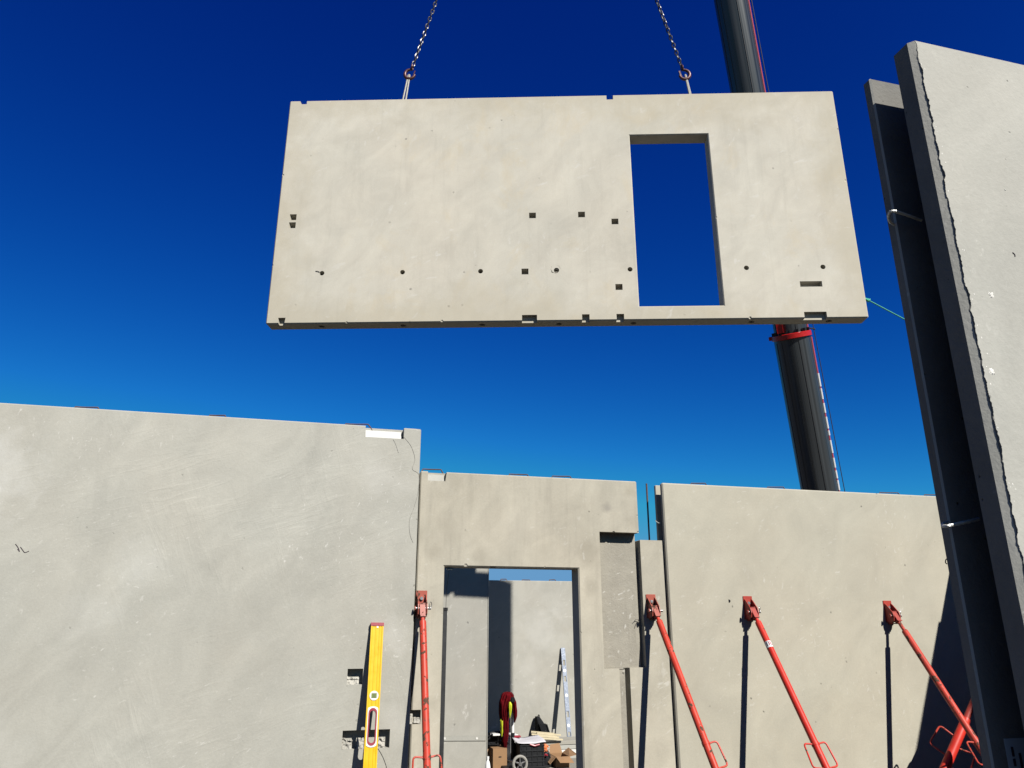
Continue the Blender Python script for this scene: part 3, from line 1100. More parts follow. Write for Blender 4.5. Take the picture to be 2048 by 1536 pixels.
MB().tube([collar_p + ax * .12 + side * WL * .5, atdepth(1630, 658, 17.9)], .018, 6).build('cable_guide', 'darksteel', t, True)
MB().tube([tip, TOPP + Vector((0, 0, .35))], .014, 6).build('load_rope', 'wire', t, True)
MB().tube([TOPP + Vector((.12 * math.cos(a), 0, .22 + .16 * math.sin(a))) for a in [2 * math.pi * i / 20 for i in range(20)]], .03, 8, closed=True).build('master_ring', 'chain', t, True)
# carrier below, wholly behind the walls
cd = Vector((foot.x, foot.y, 0))
MB().box(cd.x - 1.3, cd.x + 1.3, cd.y - 1.2, cd.y + 4.5, GZ + .55, GZ + 1.15, .05).build('carrier', 'crane_red', t)
MB().tube([(cd.x - .7, cd.y, 1.2), (cd.x + .7, cd.y, 1.2)], .32, 18).build('boom_pivot', 'darksteel', t, True)
MB().box(cd.x - .65, cd.x + .65, cd.y - .5, cd.y + 2.0, GZ + 1.15, GZ + 1.75, .06).build('turntable', 'crane_red', t)
for sx in (-1.15, 1.15):
    for yy in (-.5, 1.2, 2.9, 4.0):
        MB().tube([(cd.x + sx - .16, cd.y + yy, GZ + .5), (cd.x + sx + .16, cd.y + yy, GZ + .5)], .5, 20).build('wheel', 'dark', t, True)

# ---- green tag line from the corner of the hanging panel
q0 = MW @ Vector((PWID + .045, PTH * .6, .27))
q1 = at(1806, 637, q0.y + .15)
dq = (q1 - q0)
end = q0 + dq * ((q0.z - 1.0) / -dq.z)
pts = [MW @ Vector((PWID - .03, PTH * .6, .31)), q0]
for i in range(1, 13):
    u = i / 12
    p = q0.lerp(end, u)
    p.z -= .10 * math.sin(math.pi * u) * 0
    pts.append(p)
pts.append(Vector((end.x + .3, end.y + .05, GZ + .02)))
tl = thing('tag_line', 'thin green rope tied to the lower corner of the hanging panel', 'rope', Vector((end.x + .3, end.y + .05, GZ)))
MB().tube(pts, .0075, 7).build('rope', 'green_rope', tl, True)
kn = MB()
for k in range(3):
    cc = q0 + dq.normalized() * (.015 + .022 * k)
    kn.tube([cc + Vector((.011 * math.cos(a), .011 * math.sin(a), .013 * math.sin(a + k))) for a in [2 * math.pi * i / 10 for i in range(10)]], .009, 6, closed=True)
kn.build('knot', 'green_rope', tl, True)
for k in range(2):
    MB().tube([MW @ Vector((PWID - .02, PTH * .6, .33)), MW @ Vector((PWID + .02 + .012 * k, PTH * .6 + .01, .335 - .02 * k)), q0], .0022, 5).build('tie_wire', 'wire', tl, True)


# ================================================================== braces
def smooth_loop(pts, rad, n=5):
    """rounded open polyline"""
    out = [pts[0]]
    for i in range(1, len(pts) - 1):
        a, b_, c_ = pts[i - 1], pts[i], pts[i + 1]
        d1, d2 = (a - b_).normalized(), (c_ - b_).normalized()
        s_, e_ = b_ + d1 * rad, b_ + d2 * rad
        for k in range(n + 1):
            u = k / n
            out.append((s_ * (1 - u) ** 2 + b_ * 2 * u * (1 - u) + e_ * u * u))
    out.append(pts[-1])
    return out


def brace(label, plate_px, wallY, pz, low_px, dx, tube_m, plate_m, rad=.034, neck=.03, handle_py=None, hsides=(-1, 1), ring=True, splitter=None):
    X = at(plate_px, 1215, wallY).x
    P = Vector((X, wallY - .072, pz))
    d = ray(*low_px)
    r = d.x / d.y
    tt = (r * P.y - P.x) / (dx + r)
    Q = Vector((P.x + dx * tt, P.y - tt, EYE + d.z / d.y * (P.y - tt)))
    u = (Q - P).normalized()
    F = P + u * ((P.z - GZ - .05) / -u.z)
    th = thing('wall_brace', label, 'brace', (F.x, F.y, GZ), 'red steel braces propping the wall panels')
    # head: back plate, two cheeks, pin, clip
    MB().box(X - .041, X + .041, wallY - .0075, wallY - .0002, pz - .055, pz + .125, .002).build('head_plate', plate_m, th)
    for sx in (-.028, .028):
        a = [(X + sx, wallY - .008, pz + .105), (X + sx, wallY - .030, pz + .088), (X + sx, wallY - .088, pz + .030),
             (X + sx, wallY - .100, pz - .005), (X + sx, wallY - .092, pz - .040), (X + sx, wallY - .060, pz - .058), (X + sx, wallY - .008, pz - .050)]
        MB().extrude(a, (.006 if sx > 0 else -.006, 0, 0)).build('cheek', plate_m, th)
    MB().box(X - .026, X + .026, wallY - .075, wallY - .008, pz - .066, pz - .058, .002).build('web', plate_m, th)
    MB().cyl((X - .050, P.y, pz), (X + .062, P.y, pz), .010, 12).build('pin', 'steel', th, True)
    MB().cyl((X - .056, P.y, pz), (X - .049, P.y, pz), .016, 12).build('pin_head', plate_m, th, True)
    MB().cyl((X, wallY - .022, pz + .070), (X, wallY - .007, pz + .070), .013, 6).build('anchor_bolt', 'zinc', th)
    if ring:
        cx_ = Vector((X + .058, P.y - .004, pz + .022))
        MB().tube([cx_ + Vector((.016 * math.cos(a) * .6, .016 * math.cos(a) * .6, .022 * math.sin(a))) for a in [2 * math.pi * i / 14 for i in range(14)]], .0024, 6,
                  closed=True).build('clip_ring', 'steel', th, True)
    # fork, threaded neck, tube
    side_ = Vector((1, 0, 0)) - u * u.x
    side_.normalize()
    fr = u.cross(side_)
    MB().obox(P + u * .016, side_, fr, u, .015, .018, .042, .005).build('tube_end', plate_m, th)
    s0 = P + u * (.060 + neck)
    if True:
        MB().cyl(P + u * .05, s0 + u * .02, .0145, 12).build('threaded_neck', tube_m, th, True)
    MB().tube([s0, s0 + u * .012, F - u * .02, F], [rad * .94, rad, rad, rad * .9], 20).build('tube', tube_m, th, True)
    MB().cyl(F - Vector((.06, 0, 0)), F + Vector((.06, 0, 0)), .014, 10).build('foot_pin', 'steel', th, True)
    MB().box(F.x - .10, F.x + .10, F.y - .09, F.y + .09, GZ, GZ + .014, .003).build('foot_plate', plate_m, th)
    for sx in (-.045, .045):
        MB().box(F.x + sx - .004, F.x + sx + .004, F.y - .05, F.y + .05, GZ + .014, GZ + .10, .002).build('foot_lug', plate_m, th)
    if handle_py:
        # distance along the tube where the pixel row is reached
        best = min((abs(proj_y(P + u * (k * .005)) - handle_py), k * .005) for k in range(20, 420))[1]
        hc = P + u * best
        MB().cyl(hc - u * .012, hc + u * .012, rad * 1.10, 20).build('sleeve_ring', tube_m, th, True)
        for s_ in hsides:
            qd = side_ * s_
            pp = [hc + qd * rad * .8, hc + qd * .088 - u * .010, hc + qd * .100 + u * .155, hc + qd * rad * .8 + u * .165]
            MB().tube(smooth_loop(pp, .025), .0062, 8).build('handle', tube_m, th, True)
    return th, P, u, side_, fr, rad


def proj_y(p):
    v = Vector(p) - Vector((0, 0, EYE))
    c_, s_ = math.cos(YAW), math.sin(YAW)
    q = (c_ * v.x - s_ * v.y, s_ * v.x + c_ * v.y, v.z)
    z = q[1] * math.cos(PITCH) + q[2] * math.sin(PITCH)
    up = -q[1] * math.sin(PITCH) + q[2] * math.cos(PITCH)
    return 768 - FPX * up / z


brace('scratched red steel brace fixed at the seam beside the doorway', 842, W_M, 1.790, (854, 1530), .10, 'brace_b', 'bracket_rust', .0250, handle_py=1514)
brace('red steel brace with a rusty bracket on the short post', 1302, W_P, 1.780, (1428, 1530), .10, 'brace_a', 'bracket_rust', .0250, handle_py=1488, hsides=(1,), ring=False)
b2 = brace('bright red steel brace carrying a white sticker', 1496, W_R, 1.772, (1650, 1530), .05, 'brace_c', 'bracket', .0250, handle_py=1488)
brace('red steel brace with a long thin neck whose foot reaches into the shadow', 1775, W_R, 1.745, (1950, 1480), .02, 'brace_d', 'bracket', .0250, neck=.085, handle_py=1484)
# sticker on the bright brace
th, P, u, side_, fr, rad = b2
best = min((abs(proj_y(P + u * (k * .005)) - 1291), k * .005) for k in range(20, 420))[1]
sc_ = P + u * best
st = MB().tube([sc_ - u * .026, sc_ + u * .026], rad + .0012, 24, cap=False)
sto = st.build('sticker', 'white_sticker', th, True)
camd = (Vector((0, 0, EYE)) - sc_)
camd = (camd - u * camd.dot(u)).normalized()
tang = u.cross(camd).normalized()
if tang.x < 0:
    tang = -tang


def letter(txt, mat, ang, size, parent, along=0.0):
    cu = bpy.data.curves.new('printed_letter', 'FONT')
    cu.body = txt
    cu.size = size
    cu.align_x = 'CENTER'
    cu.align_y = 'CENTER'
    cu.extrude = .0003
    tmp = bpy.data.objects.new('tmp', cu)
    COL.objects.link(tmp)
    bpy.context.view_layer.update()
    me_ = bpy.data.meshes.new_from_object(tmp.evaluated_get(bpy.context.evaluated_depsgraph_get()))
    bpy.data.objects.remove(tmp)
    nrm = (camd * math.cos(ang) + tang * math.sin(ang)).normalized()
    xx = (tang * math.cos(ang) - camd * math.sin(ang)).normalized()
    yy = -u
    if xx.cross(yy).dot(nrm) < 0:
        xx = -xx
    o_ = sc_ + nrm * (rad + .0022) + u * along
    M = Matrix((xx, yy, nrm)).transposed().to_4x4()
    M.translation = o_
    me_.transform(M)
    me_.name = 'printed_letter'
    me_.materials.clear()
    me_.materials.append(MAT[mat])
    return link('printed_letter', me_, parent)


letter('I', 'dark_ink', R(-15), .046, sto)
letter('R', 'red_ink', R(36), .046, sto)
MB().tube([sc_ - u * .020 + camd * (rad + .0015) - tang * .012, sc_ - u * .020 + camd * (rad + .0013) + tang * .004], .0016, 6).build('printed_line', 'dark_ink', sto)

# brace of the side wall, seen against the shadow
P1, P2 = at(1942, 1415, 5.15), at(1895, 1525, 5.15)
u = (P2 - P1).normalized()
H = P1 - u * ((5.70 - P1.x) / -u.x)
F = P1 + u * ((P1.z - GZ - .05) / -u.z)
th = thing('wall_brace', 'thick red steel brace half hidden behind the tall near panel, leaning the other way', 'brace', (F.x, F.y, GZ),
           'red steel braces propping the wall panels')
MB().cyl(H, P1 + u * .12, .024, 16).build('inner_tube', 'bracket', th, True)
MB().tube([P1 + u * .10, P1 + u * .12, F], [.031, .034, .034], 20).build('tube', 'brace_c', th, True)
MB().box(5.777, 5.789, 5.10, 5.20, H.z - .10, H.z + .10, .003).build('head_plate', 'bracket', th)
for sy in (-.045, .045):
    MB().extrude([(5.776, 5.15 + sy, H.z + .08), (5.69, 5.15 + sy, H.z + .02), (5.67, 5.15 + sy, H.z - .04), (5.776, 5.15 + sy, H.z - .08)], (0, .006, 0)).build('cheek', 'bracket', th)
MB().cyl((5.70, 5.09, H.z), (5.70, 5.21, H.z), .011, 10).build('pin', 'steel', th, True)
MB().box(F.x - .10, F.x + .10, F.y - .10, F.y + .10, GZ, GZ + .014, .003).build('foot_plate', 'bracket', th)
MB().cyl(F - Vector((0, .07, 0)), F + Vector((0, .07, 0)), .014, 10).build('foot_pin', 'steel', th, True)
vv = (P2 - Vector((0, 0, EYE))).normalized()
qd = u.cross(vv).normalized()
for s_ in (-1, 1):
    hc = P1 + u * (.27 if s_ * qd.x < 0 else .34)
    pp = [hc + qd * s_ * .036, hc + qd * s_ * .135 - u * .02, hc + qd * s_ * .15 + u * .15, hc + qd * s_ * .036 + u * .165]
    MB().tube(smooth_loop(pp, .03), .0065, 8).build('handle', 'brace_d', th, True)

# ================================================================== yellow spirit level on the left panel
topc = Vector((.463, W_L - .018, 1.690))
lean = .34
botp = at(739.5, 1536, W_L - lean * .50)
uu = (botp - topc).normalized()
L = (topc.z - GZ) / -uu.z - .012
uu_b = topc + uu * L
t = thing('spirit_level', 'long yellow spirit level with red end cap leaning on the left wall panel', 'spirit level', (uu_b.x, uu_b.y, GZ))
lx = (Vector((1, 0, 0)) - uu * uu.x).normalized()
ly = uu.cross(lx).normalized()
if ly.y > 0:
    ly = -ly                                   # towards the camera
BW, BD = .0435, .014


def lv(s_, x, y):
    return topc + uu * s_ + lx * x + ly * y


# profile: box section with shallow flutes on the face
prof = [(-BW, -BD), (-BW, BD), (-.034, BD), (-.031, BD - .003), (-.012, BD - .003), (-.010, BD - .001), (-.004, BD - .001), (-.002, BD - .003),
        (.014, BD - .003), (.016, BD - .001), (.022, BD - .001), (.024, BD - .003), (.031, BD - .003), (.034, BD), (BW, BD), (BW, -BD)]
HS0, HS1, HH = .555, .775, .0215                # handle slot


def beam(s0, s1, pr):
    return MB().loft([[lv(s0, x, y) for x, y in pr], [lv(s1, x, y) for x, y in pr]])


beam(.022, HS0, prof).build('beam', 'level_yellow', t)
beam(HS1, L, prof).build('beam', 'level_yellow', t)
for a, b_ in ((-BW, -HH), (HH, BW)):
    beam(HS0, HS1, [(a, -BD), (a, BD), (b_, BD), (b_, -BD)]).build('beam', 'level_yellow', t)
beam(0, .022, [(-BW - .002, -BD - .002), (-BW - .002, BD + .002), (BW + .002, BD + .002), (BW + .002, -BD - .002)]).build('end_cap', 'level_red', t)
# handle insert: rounded ring, white flange with red grip
sm = (HS0 + HS1) / 2


def stadium(w, l, n=8):
    out = []
    for i in range(n + 1):
        a = math.pi * i / n
        out.append((w * math.cos(a), -(l - w) - w * math.sin(a)))
    for i in range(n + 1):
        a = math.pi + math.pi * i / n
        out.append((w * math.cos(a), (l - w) - w * math.sin(a)))
    return out


def ring_plate(outer, inner, y0, y1, name, mat, par):
    mb = MB()
    A = [[mb.bm.verts.new(lv(sm + z, x, y)) for x, z in pr] for pr, y in ((outer, y0), (outer, y1), (inner, y1), (inner, y0))]
    k = len(outer)
    for q in range(4):
        a_, b2_ = A[q], A[(q + 1) % 4]
        for i in range(k):
            mb.bm.faces.new((a_[i], a_[(i + 1) % k], b2_[(i + 1) % k], b2_[i]))
    return mb.build(name, mat, par)


hl = (HS1 - HS0) / 2
sq = []
for x, z in stadium(.034, hl + .014):
    sq.append((max(-.034, min(.034, x * 1.35)), z))
hg = ring_plate(sq, stadium(.0205, hl - .012), BD - .020, BD + .0012, 'handle_flange', 'level_white', t)
ring_plate(stadium(.0285, hl + .004), stadium(.0205, hl - .012), BD - .026, BD + .0030, 'handle_grip', 'level_red', hg)
# plumb vial
vc = lv(.475, .002, 0)
vo = MB().tube([vc + ly * (BD - .006), vc + ly * (BD + .0014)], .030, 24).build('vial_housing', 'level_white', t, True)
MB().obox(vc + ly * (BD + .0016), lx, ly, uu, .017, .0012, .014, .0008).build('vial', 'vial', vo)
for k in (-.005, .005):
    MB().obox(vc + lx * k + ly * (BD + .0032), lx, ly, uu, .0012, .0004, .014).build('vial_mark', 'dark_ink', vo)
MB().cyl(lv(.030, .002, BD - .002), lv(.030, .002, BD + .0005), .007, 12).build('hang_hole', 'level_white', t, True)
MB().cyl(lv(.553, .003, BD - .004), lv(.553, .003, BD + .0006), .0085, 12).build('fixing_hole', 'dark', t, True)

# ================================================================== in the doorway: a dark bar and a plumb line
Yb = 5.86
pa, pb2 = at(890, 1216, Yb), at(879.5, 1500, Yb)
t = thing('steel_bar', 'dark steel bar standing upright behind the doorway jamb', 'bar', (pb2.x, Yb, GZ))
MB().box(pa.x - .0165, pa.x + .0165, Yb - .012, Yb + .012, GZ, pa.z, .002).build('bar', 'darksteel', t)
MB().box(pa.x - .020, pa.x + .020, Yb - .015, Yb + .015, pa.z - .02, pa.z + .003, .002).build('end_cap', 'dark', t)
pc = at(893, 1139, Yb)
t = thing('string_line', 'thin string hung from a light blue clip under the doorway lintel', 'string', (pc.x, Yb, 2.0))
MB().box(pc.x - .022, pc.x + .022, W_M + .10, W_M + .159, 2.075, 2.0905, .002).build('clip', 'lightblue', t)
MB().tube([(pc.x + .004, W_M + .15, 2.078), (pc.x - .004, Yb - .05, 1.94), (pa.x + .004, Yb - .015, pa.z - .01)], .0016, 5).build('string', 'wire', t, True)

# ================================================================== things behind the doorway
# ---- silver level leaning on the back wall
top = at(1125.5, 1296, W_B - .02)
bot = at(1140, 1497, 12.02)
bot.z = GZ
uu = (bot - top).normalized()
L = (bot - top).length
lx = (Vector((1, 0, 0)) - uu * uu.x).normalized()
ly = uu.cross(lx).normalized()
if ly.y > 0:
    ly = -ly
t = thing('spirit_level', 'bluish aluminium spirit level leaning on the low back wall', 'spirit level', bot)
HWd, HTk = .034, .012
cuts = [(.13 * L, .19 * L), (.30 * L, .36 * L), (.66 * L, .72 * L), (.86 * L, .90 * L)]


def lb(s0, s1, x0, x1, mat, nm, dy=0.0):
    cc = top + uu * (s0 + s1) / 2 + lx * (x0 + x1) / 2 + ly * dy
    return MB().obox(cc, lx, ly, uu, (x1 - x0) / 2, HTk, (s1 - s0) / 2, .001).build(nm, mat, t)


lb(0, L, -HWd, -HWd + .012, 'alu', 'rail')
lb(0, L, HWd - .012, HWd, 'alu', 'rail')
prev = 0
for a, b_ in cuts + [(L, L)]:
    lb(prev, a, -HWd + .012, HWd - .012, 'alu', 'web')
    prev = b_
for s_ in (.245 * L, .50 * L, .80 * L):
    MB().cyl(top + uu * s_ + ly * (HTk - .004), top + uu * s_ + ly * (HTk + .002), .022, 16).build('vial', 'level_white', t, True)

# ---- hand trolley
YT = 10.55


def gp(px, Y):
    """ground point under the pixel column px at distance Y"""
    r_ = ray(px, 1500)
    return Vector((r_.x / r_.y * Y, Y, GZ))


def zat(py, px, Y):
    return at(px, py, Y).z


tp = gp(1027, YT)
PX = YT / 1553.0 * 1.0
mpp = (at(1040, 1480, YT) - at(1030, 1480, YT)).x / 10.0      # metres per photo pixel along the wall at that distance
t = thing('hand_trolley', 'folding hand trolley with a white handle and grey spoked wheels', 'trolley', tp)
zt = zat(1392, 1025, YT)
zw = zat(1467, 1025, YT)
xh = at(1025.5, 1430, YT).x
MB().cyl((xh, YT, zw), (xh, YT, zt), .020, 14).build('handle_post', 'level_white', t, True)
MB().cyl((xh, YT, GZ + .10), (xh, YT, zw + .01), .026, 14).build('lower_post', 'dark', t, True)
xh2 = xh - .13
MB().cyl((xh2, YT + .06, GZ + .10), (xh2, YT + .06, zt - .02), .018, 12).build('handle_post', 'dark', t, True)
MB().tube(smooth_loop([Vector((xh, YT, zt - .02)), Vector((xh, YT, zt + .030)), Vector((xh2, YT + .06, zt + .030)), Vector((xh2, YT + .06, zt - .03))], .05), .022, 10).build(
    'grip', 'dark', t, True)
MB().box(xh2 - .06, xh + .42, YT - .30, YT + .10, GZ + .03, GZ + .055, .005).build('toe_plate', 'dark', t)
for xw, yw in ((at(1040, 1523, YT - .36).x, YT - .36), (xh2 - .05, YT + .14)):
    cw = Vector((xw, yw, GZ + .105))
    wh = MB()
    wh.tube([cw + Vector((.088 * math.cos(a), 0, .088 * math.sin(a))) for a in [2 * math.pi * i / 24 for i in range(24)]], .018, 8, closed=True)
    w_ = wh.build('wheel', 'tyre', t, True)
    MB().cyl(cw - Vector((0, .024, 0)), cw + Vector((0, .024, 0)), .024, 14).build('hub', 'steel', w_, True)
    for k in range(5):
        a = 2 * math.pi * k / 5 + .3
        MB().tube([cw + Vector((.02 * math.cos(a), 0, .02 * math.sin(a))), cw + Vector((.078 * math.cos(a), 0, .078 * math.sin(a)))], [.012, .008], 6).build('spoke', 'steel', w_, True)
MB().cyl((xh2 - .05, YT + .14, GZ + .105), (at(1040, 1523, YT - .36).x, YT - .36, GZ + .105), .010, 8).build('axle', 'steel', t, True)


# ---- cloth draped over the trolley handle
def drape(name, mat, rings, parent=None, n=28, folds=7, amp=.12, seed=0.0):
    """rings: (z, cx, cy, rx, ry) from the top down; folds deepen downwards"""
    mb = MB()
    rr = []
    m = len(rings)
    for j, (z, cx_, cy_, rx, ry) in enumerate(rings):
        row = []
        for i in range(n):
            a = 2 * math.pi * i / n
            f = 1 + amp * (j / (m - 1)) * math.sin(folds * a + seed + .6 * math.sin(j)) + .10 * noise.noise(Vector((math.cos(a) * 2, math.sin(a) * 2, j * .35 + seed)))
            row.append((cx_ + rx * f * math.cos(a), cy_ + ry * f * math.sin(a), z + .012 * noise.noise(Vector((a * 2, j, seed)))))
        rr.append(row)
    mb.loft(rr)
    o_ = mb.build(name, mat, parent, True)
    sb = o_.modifiers.new('sub', 'SUBSURF')
    sb.levels = sb.render_levels = 1
    return o_


def zz(py):
    return zat(py, 1015, YT)


def xx_(px):
    return at(px, 1440, YT).x


yj = YT - .06
t = thing('jacket', 'dark red work jacket hung over the trolley handle', 'jacket', (xx_(1012), yj, zz(1490)))


def hang(name, mat, parent, prof, folds, amp, seed, n=72, m=36):
    """cloth hanging from a point: prof is [(pixel row, left px, right px, half depth)], pleats run down it"""
    mb = MB()
    rows = []
    for j in range(m + 1):
        u_ = j / m * (len(prof) - 1)
        k = min(int(u_), len(prof) - 2)
        f = u_ - k
        py, xl, xr, dp = [prof[k][q] * (1 - f) + prof[k + 1][q] * f for q in range(4)]
        row = []
        for i in range(n):
            a_ = 2 * math.pi * i / n
            ca, sa = math.cos(a_), math.sin(a_)
            pl = abs(math.sin(folds * a_ * .5 + seed + 1.2 * noise.noise(Vector((ca * 1.5, sa * 1.5, j * .10 + seed))))) ** .7
            d_ = 1 - amp * min(1, j / m * 2.2) * (1 - pl)
            wr = .10 * noise.noise(Vector((ca * 3, sa * 3, j * .33 + seed)))
            px = (xl + xr) / 2 + (xr - xl) / 2 * ca * (d_ + wr)
            row.append((xx_(px), yj + dp * sa * (d_ + wr), zz(py) + .010 * noise.noise(Vector((a_ * 3, j * .2, seed)))))
        rows.append(row)
    mb.loft(rows)
    return mb.build(name, mat, parent, True)


hang('body', 'jacket', t, [(1383, 1010, 1016, .02), (1385, 1004, 1021, .06), (1389, 1000, 1025, .08), (1398, 998, 1026, .085), (1410, 997.5, 1020, .07), (1424, 999, 1014.5, .06),
                           (1445, 1001, 1015, .055), (1465, 1003, 1015.5, .05), (1480, 1003, 1013, .045), (1495, 1005, 1011, .035)], 13, .42, 1.0)
hang('sleeve', 'jacket', t, [(1396, 998, 1004, .03), (1404, 996.5, 1006, .09), (1420, 996.5, 1004.5, .10), (1433, 997.5, 1003.5, .095), (1438, 998.5, 1003, .08)], 7, .35, 2.5, 36, 18)
hang('sleeve', 'jacket', t, [(1394, 1020, 1026, .05), (1404, 1021, 1030, .06), (1420, 1023, 1032, .05), (1432, 1025, 1032, .04), (1444, 1026, 1028, .02)], 7, .35, 4.5, 36, 18)
MB().obox((xx_(1020), yj - .075, zz(1398)), Vector((1, 0, 0)), Vector((0, 1, 0)), Vector((0, 0, 1)), .030, .018, .035, .012).build('collar', 'canvas', t)
t = thing('safety_vest', 'fluorescent yellow safety vest bunched under the dark red jacket', 'vest', (xx_(1003), yj - .09, zz(1470)))
yj_keep, yj = yj, yj - .085
hang('cloth', 'hivis', t, [(1402, 1013, 1016, .01), (1407, 1012, 1018.5, .025), (1418, 1012, 1018, .025), (1427, 1012.5, 1016.5, .02), (1433, 1013, 1015, .01)], 9, .6, 3.3, 40, 16)
yj = yj_keep - .04
hang('cloth', 'hivis', t, [(1434, 998, 1000, .02), (1438, 996.5, 1002.5, .03), (1452, 997.5, 1002, .03), (1462, 998, 1002.5, .025), (1470, 999, 1001, .015)], 9, .6, 5.3, 40, 16)
yj = yj_keep
# ---- crate on the trolley
YC = YT - .12
xc0, xc1 = at(1034, 1510, YC).x, at(1082, 1510, YC).x
zc = zat(1487, 1058, YC)
t = thing('plastic_crate', 'black ribbed plastic crate on the trolley with plans on top', 'crate', ((xc0 + xc1) / 2, YC, GZ + .057))
zb = GZ + .057
th_ = .010
for nm, b_ in (('side', (xc0, xc1, YC - .15, YC - .15 + th_)), ('side', (xc0, xc1, YC + .15 - th_, YC + .15)), ('side', (xc0, xc0 + th_, YC - .14, YC + .14)), ('side', (xc1 - th_, xc1, YC - .14, YC + .14))):
    MB().box(*b_, zb, zc - .001).build(nm, 'dark', t)
MB().box(xc0 + .01, xc1 - .01, YC - .14, YC + .14, zb, zb + .012).build('base', 'dark', t)
for k in range(4):
    z_ = zb + (zc - zb) * (.18 + .26 * k)
    MB().box(xc0 - .006, xc1 + .006, YC - .160, YC - .149, z_, z_ + .014, .003).build('rib', 'dark', t)
for k in range(5):
    x_ = xc0 + (xc1 - xc0) * (.06 + .22 * k)
    MB().box(x_ - .006, x_ + .006, YC - .157, YC - .149, zb, zc - .01, .002).build('rib', 'dark', t)


# ---- plans: a slack sheet on the crate
def sheet(mb, x0, x1, y0, y1, z, amp, seed, tilt=0.0, nx=14, ny=8):
    gv = []
    for j in range(ny + 1):
        row = []
        for i in range(nx + 1):
            u_, v_ = i / nx, j / ny
            row.append(mb.bm.verts.new((x0 + (x1 - x0) * u_, y0 + (y1 - y0) * v_, z + amp * (noise.noise(Vector((u_ * 2.2, v_ * 1.6, seed))) + (u_ - .5) ** 2 * 2) + tilt * v_)))
        gv.append(row)
    for j in range(ny):
        for i in range(nx):
            mb.bm.faces.new((gv[j][i], gv[j][i + 1], gv[j + 1][i + 1], gv[j + 1][i]))


mb = MB()
sheet(mb, xc0 - .04, xc1 + .02, YC - .17, YC + .20, zc + .022, .022, 2.2, .03)
o = tag(mb.build('building_plans', 'paper', None, True), 'white plan sheets lying slack on the black crate', 'papers')
md = o.modifiers.new('thick', 'SOLIDIFY')
md.thickness = .006
mb = MB()
for a, b_, y_ in ((1053, 1072, -.162), (1029, 1040, .02)):
    x0, x1 = at(a, 1488, YC).x, at(b_, 1488, YC).x
    z_ = zat(1491, 1060, YC - .16) if y_ < 0 else zc + .055
    mb.tube([(x0, YC + y_, z_ + .015), ((x0 + x1) / 2, YC + y_ - .006, z_ - .004), (x1, YC + y_, z_ + .008)], .012, 8)
    break
tag(mb.build('red_strap', 'level_red', None, True), 'short red strap hanging on the rim of the black crate', 'strap')
x0, x1 = at(1026, 1476, YC + .15).x, at(1040, 1476, YC + .15).x
tag(MB().box(x0, x1, YC + .10, YC + .16, zc + .06, zc + .085, .006).build('folding_rule', 'level_red'), 'red folding rule on top of the plan sheets', 'ruler')

# ---- bundle of pale battens, and boards they lie on
YP = 11.25
x0, x1 = at(1066, 1480, YP).x, at(1118, 1490, YP).x
z0 = zat(1508, 1100, YP)
t = thing('plank_stack', 'stack of grey boards on the floor by the open carton', 'boards', ((x0 + x1) / 2, YP, GZ))
bx0, bx1 = at(1083, 1500, YP).x, at(1146, 1500, YP).x + .25
for k, (dz, dx_, m_) in enumerate(((.0, 0, 'near'), (.055, .05, 'plaster'), (.110, -.02, 'near'), (.165, .03, 'back'))):
    MB().box(bx0 + dx_, bx1 + dx_, YP - .22 + .03 * k, YP + .25, GZ + dz, GZ + dz + .050, .004).build('board', m_, t)
zs = GZ + .215
t = thing('batten_bundle', 'bundle of pale pine battens lying on the boards', 'battens', ((x0 + x1) / 2, YP, zs))
for k in range(7):
    ang = R(random.uniform(-7, 7))
    yy = YP - .18 + .05 * k
    zz_ = zs + .012 + .024 * (k % 3)
    cc = Vector(((x0 + x1) / 2 + random.uniform(-.03, .03), yy, zz_ + .03))
    axx = Vector((math.cos(ang) * .985, math.sin(ang), -.10)).normalized()
    ayy = Vector((0, 0, 1)).cross(axx).normalized()
    MB().obox(cc, axx, ayy, axx.cross(ayy), (x1 - x0) / 2 * random.uniform(.85, 1.05), .018, .011, .002).build('batten', 'pine', t)
# ---- orange glove
xg = at(1087.5, 1490, YC).x
t = thing('work_glove', 'orange rubber glove hanging between the crate and the boards', 'glove', (xg, YC - .02, zat(1500, 1087, YC)))
zg = zat(1487, 1087, YC)
xg += .012
drape('palm', 'orange', [(zg, xg, YC - .02, .010, .008), (zg - .015, xg, YC - .02, .034, .018), (zg - .05, xg, YC - .02, .036, .018), (zg - .06, xg - .004, YC - .02, .028, .014)], t, n=14, folds=3, amp=.05)
for k in range(4):
    MB().tube([(xg - .024 + .015 * k, YC - .02, zg - .05), (xg - .026 + .016 * k, YC - .028, zg - .085 - .01 * (k % 2))], [.009, .007], 8).build('finger', 'orange', t, True)
MB().tube([(xg + .030, YC - .02, zg - .02), (xg + .046, YC - .03, zg - .045)], [.010, .007], 8).build('thumb', 'orange', t, True)

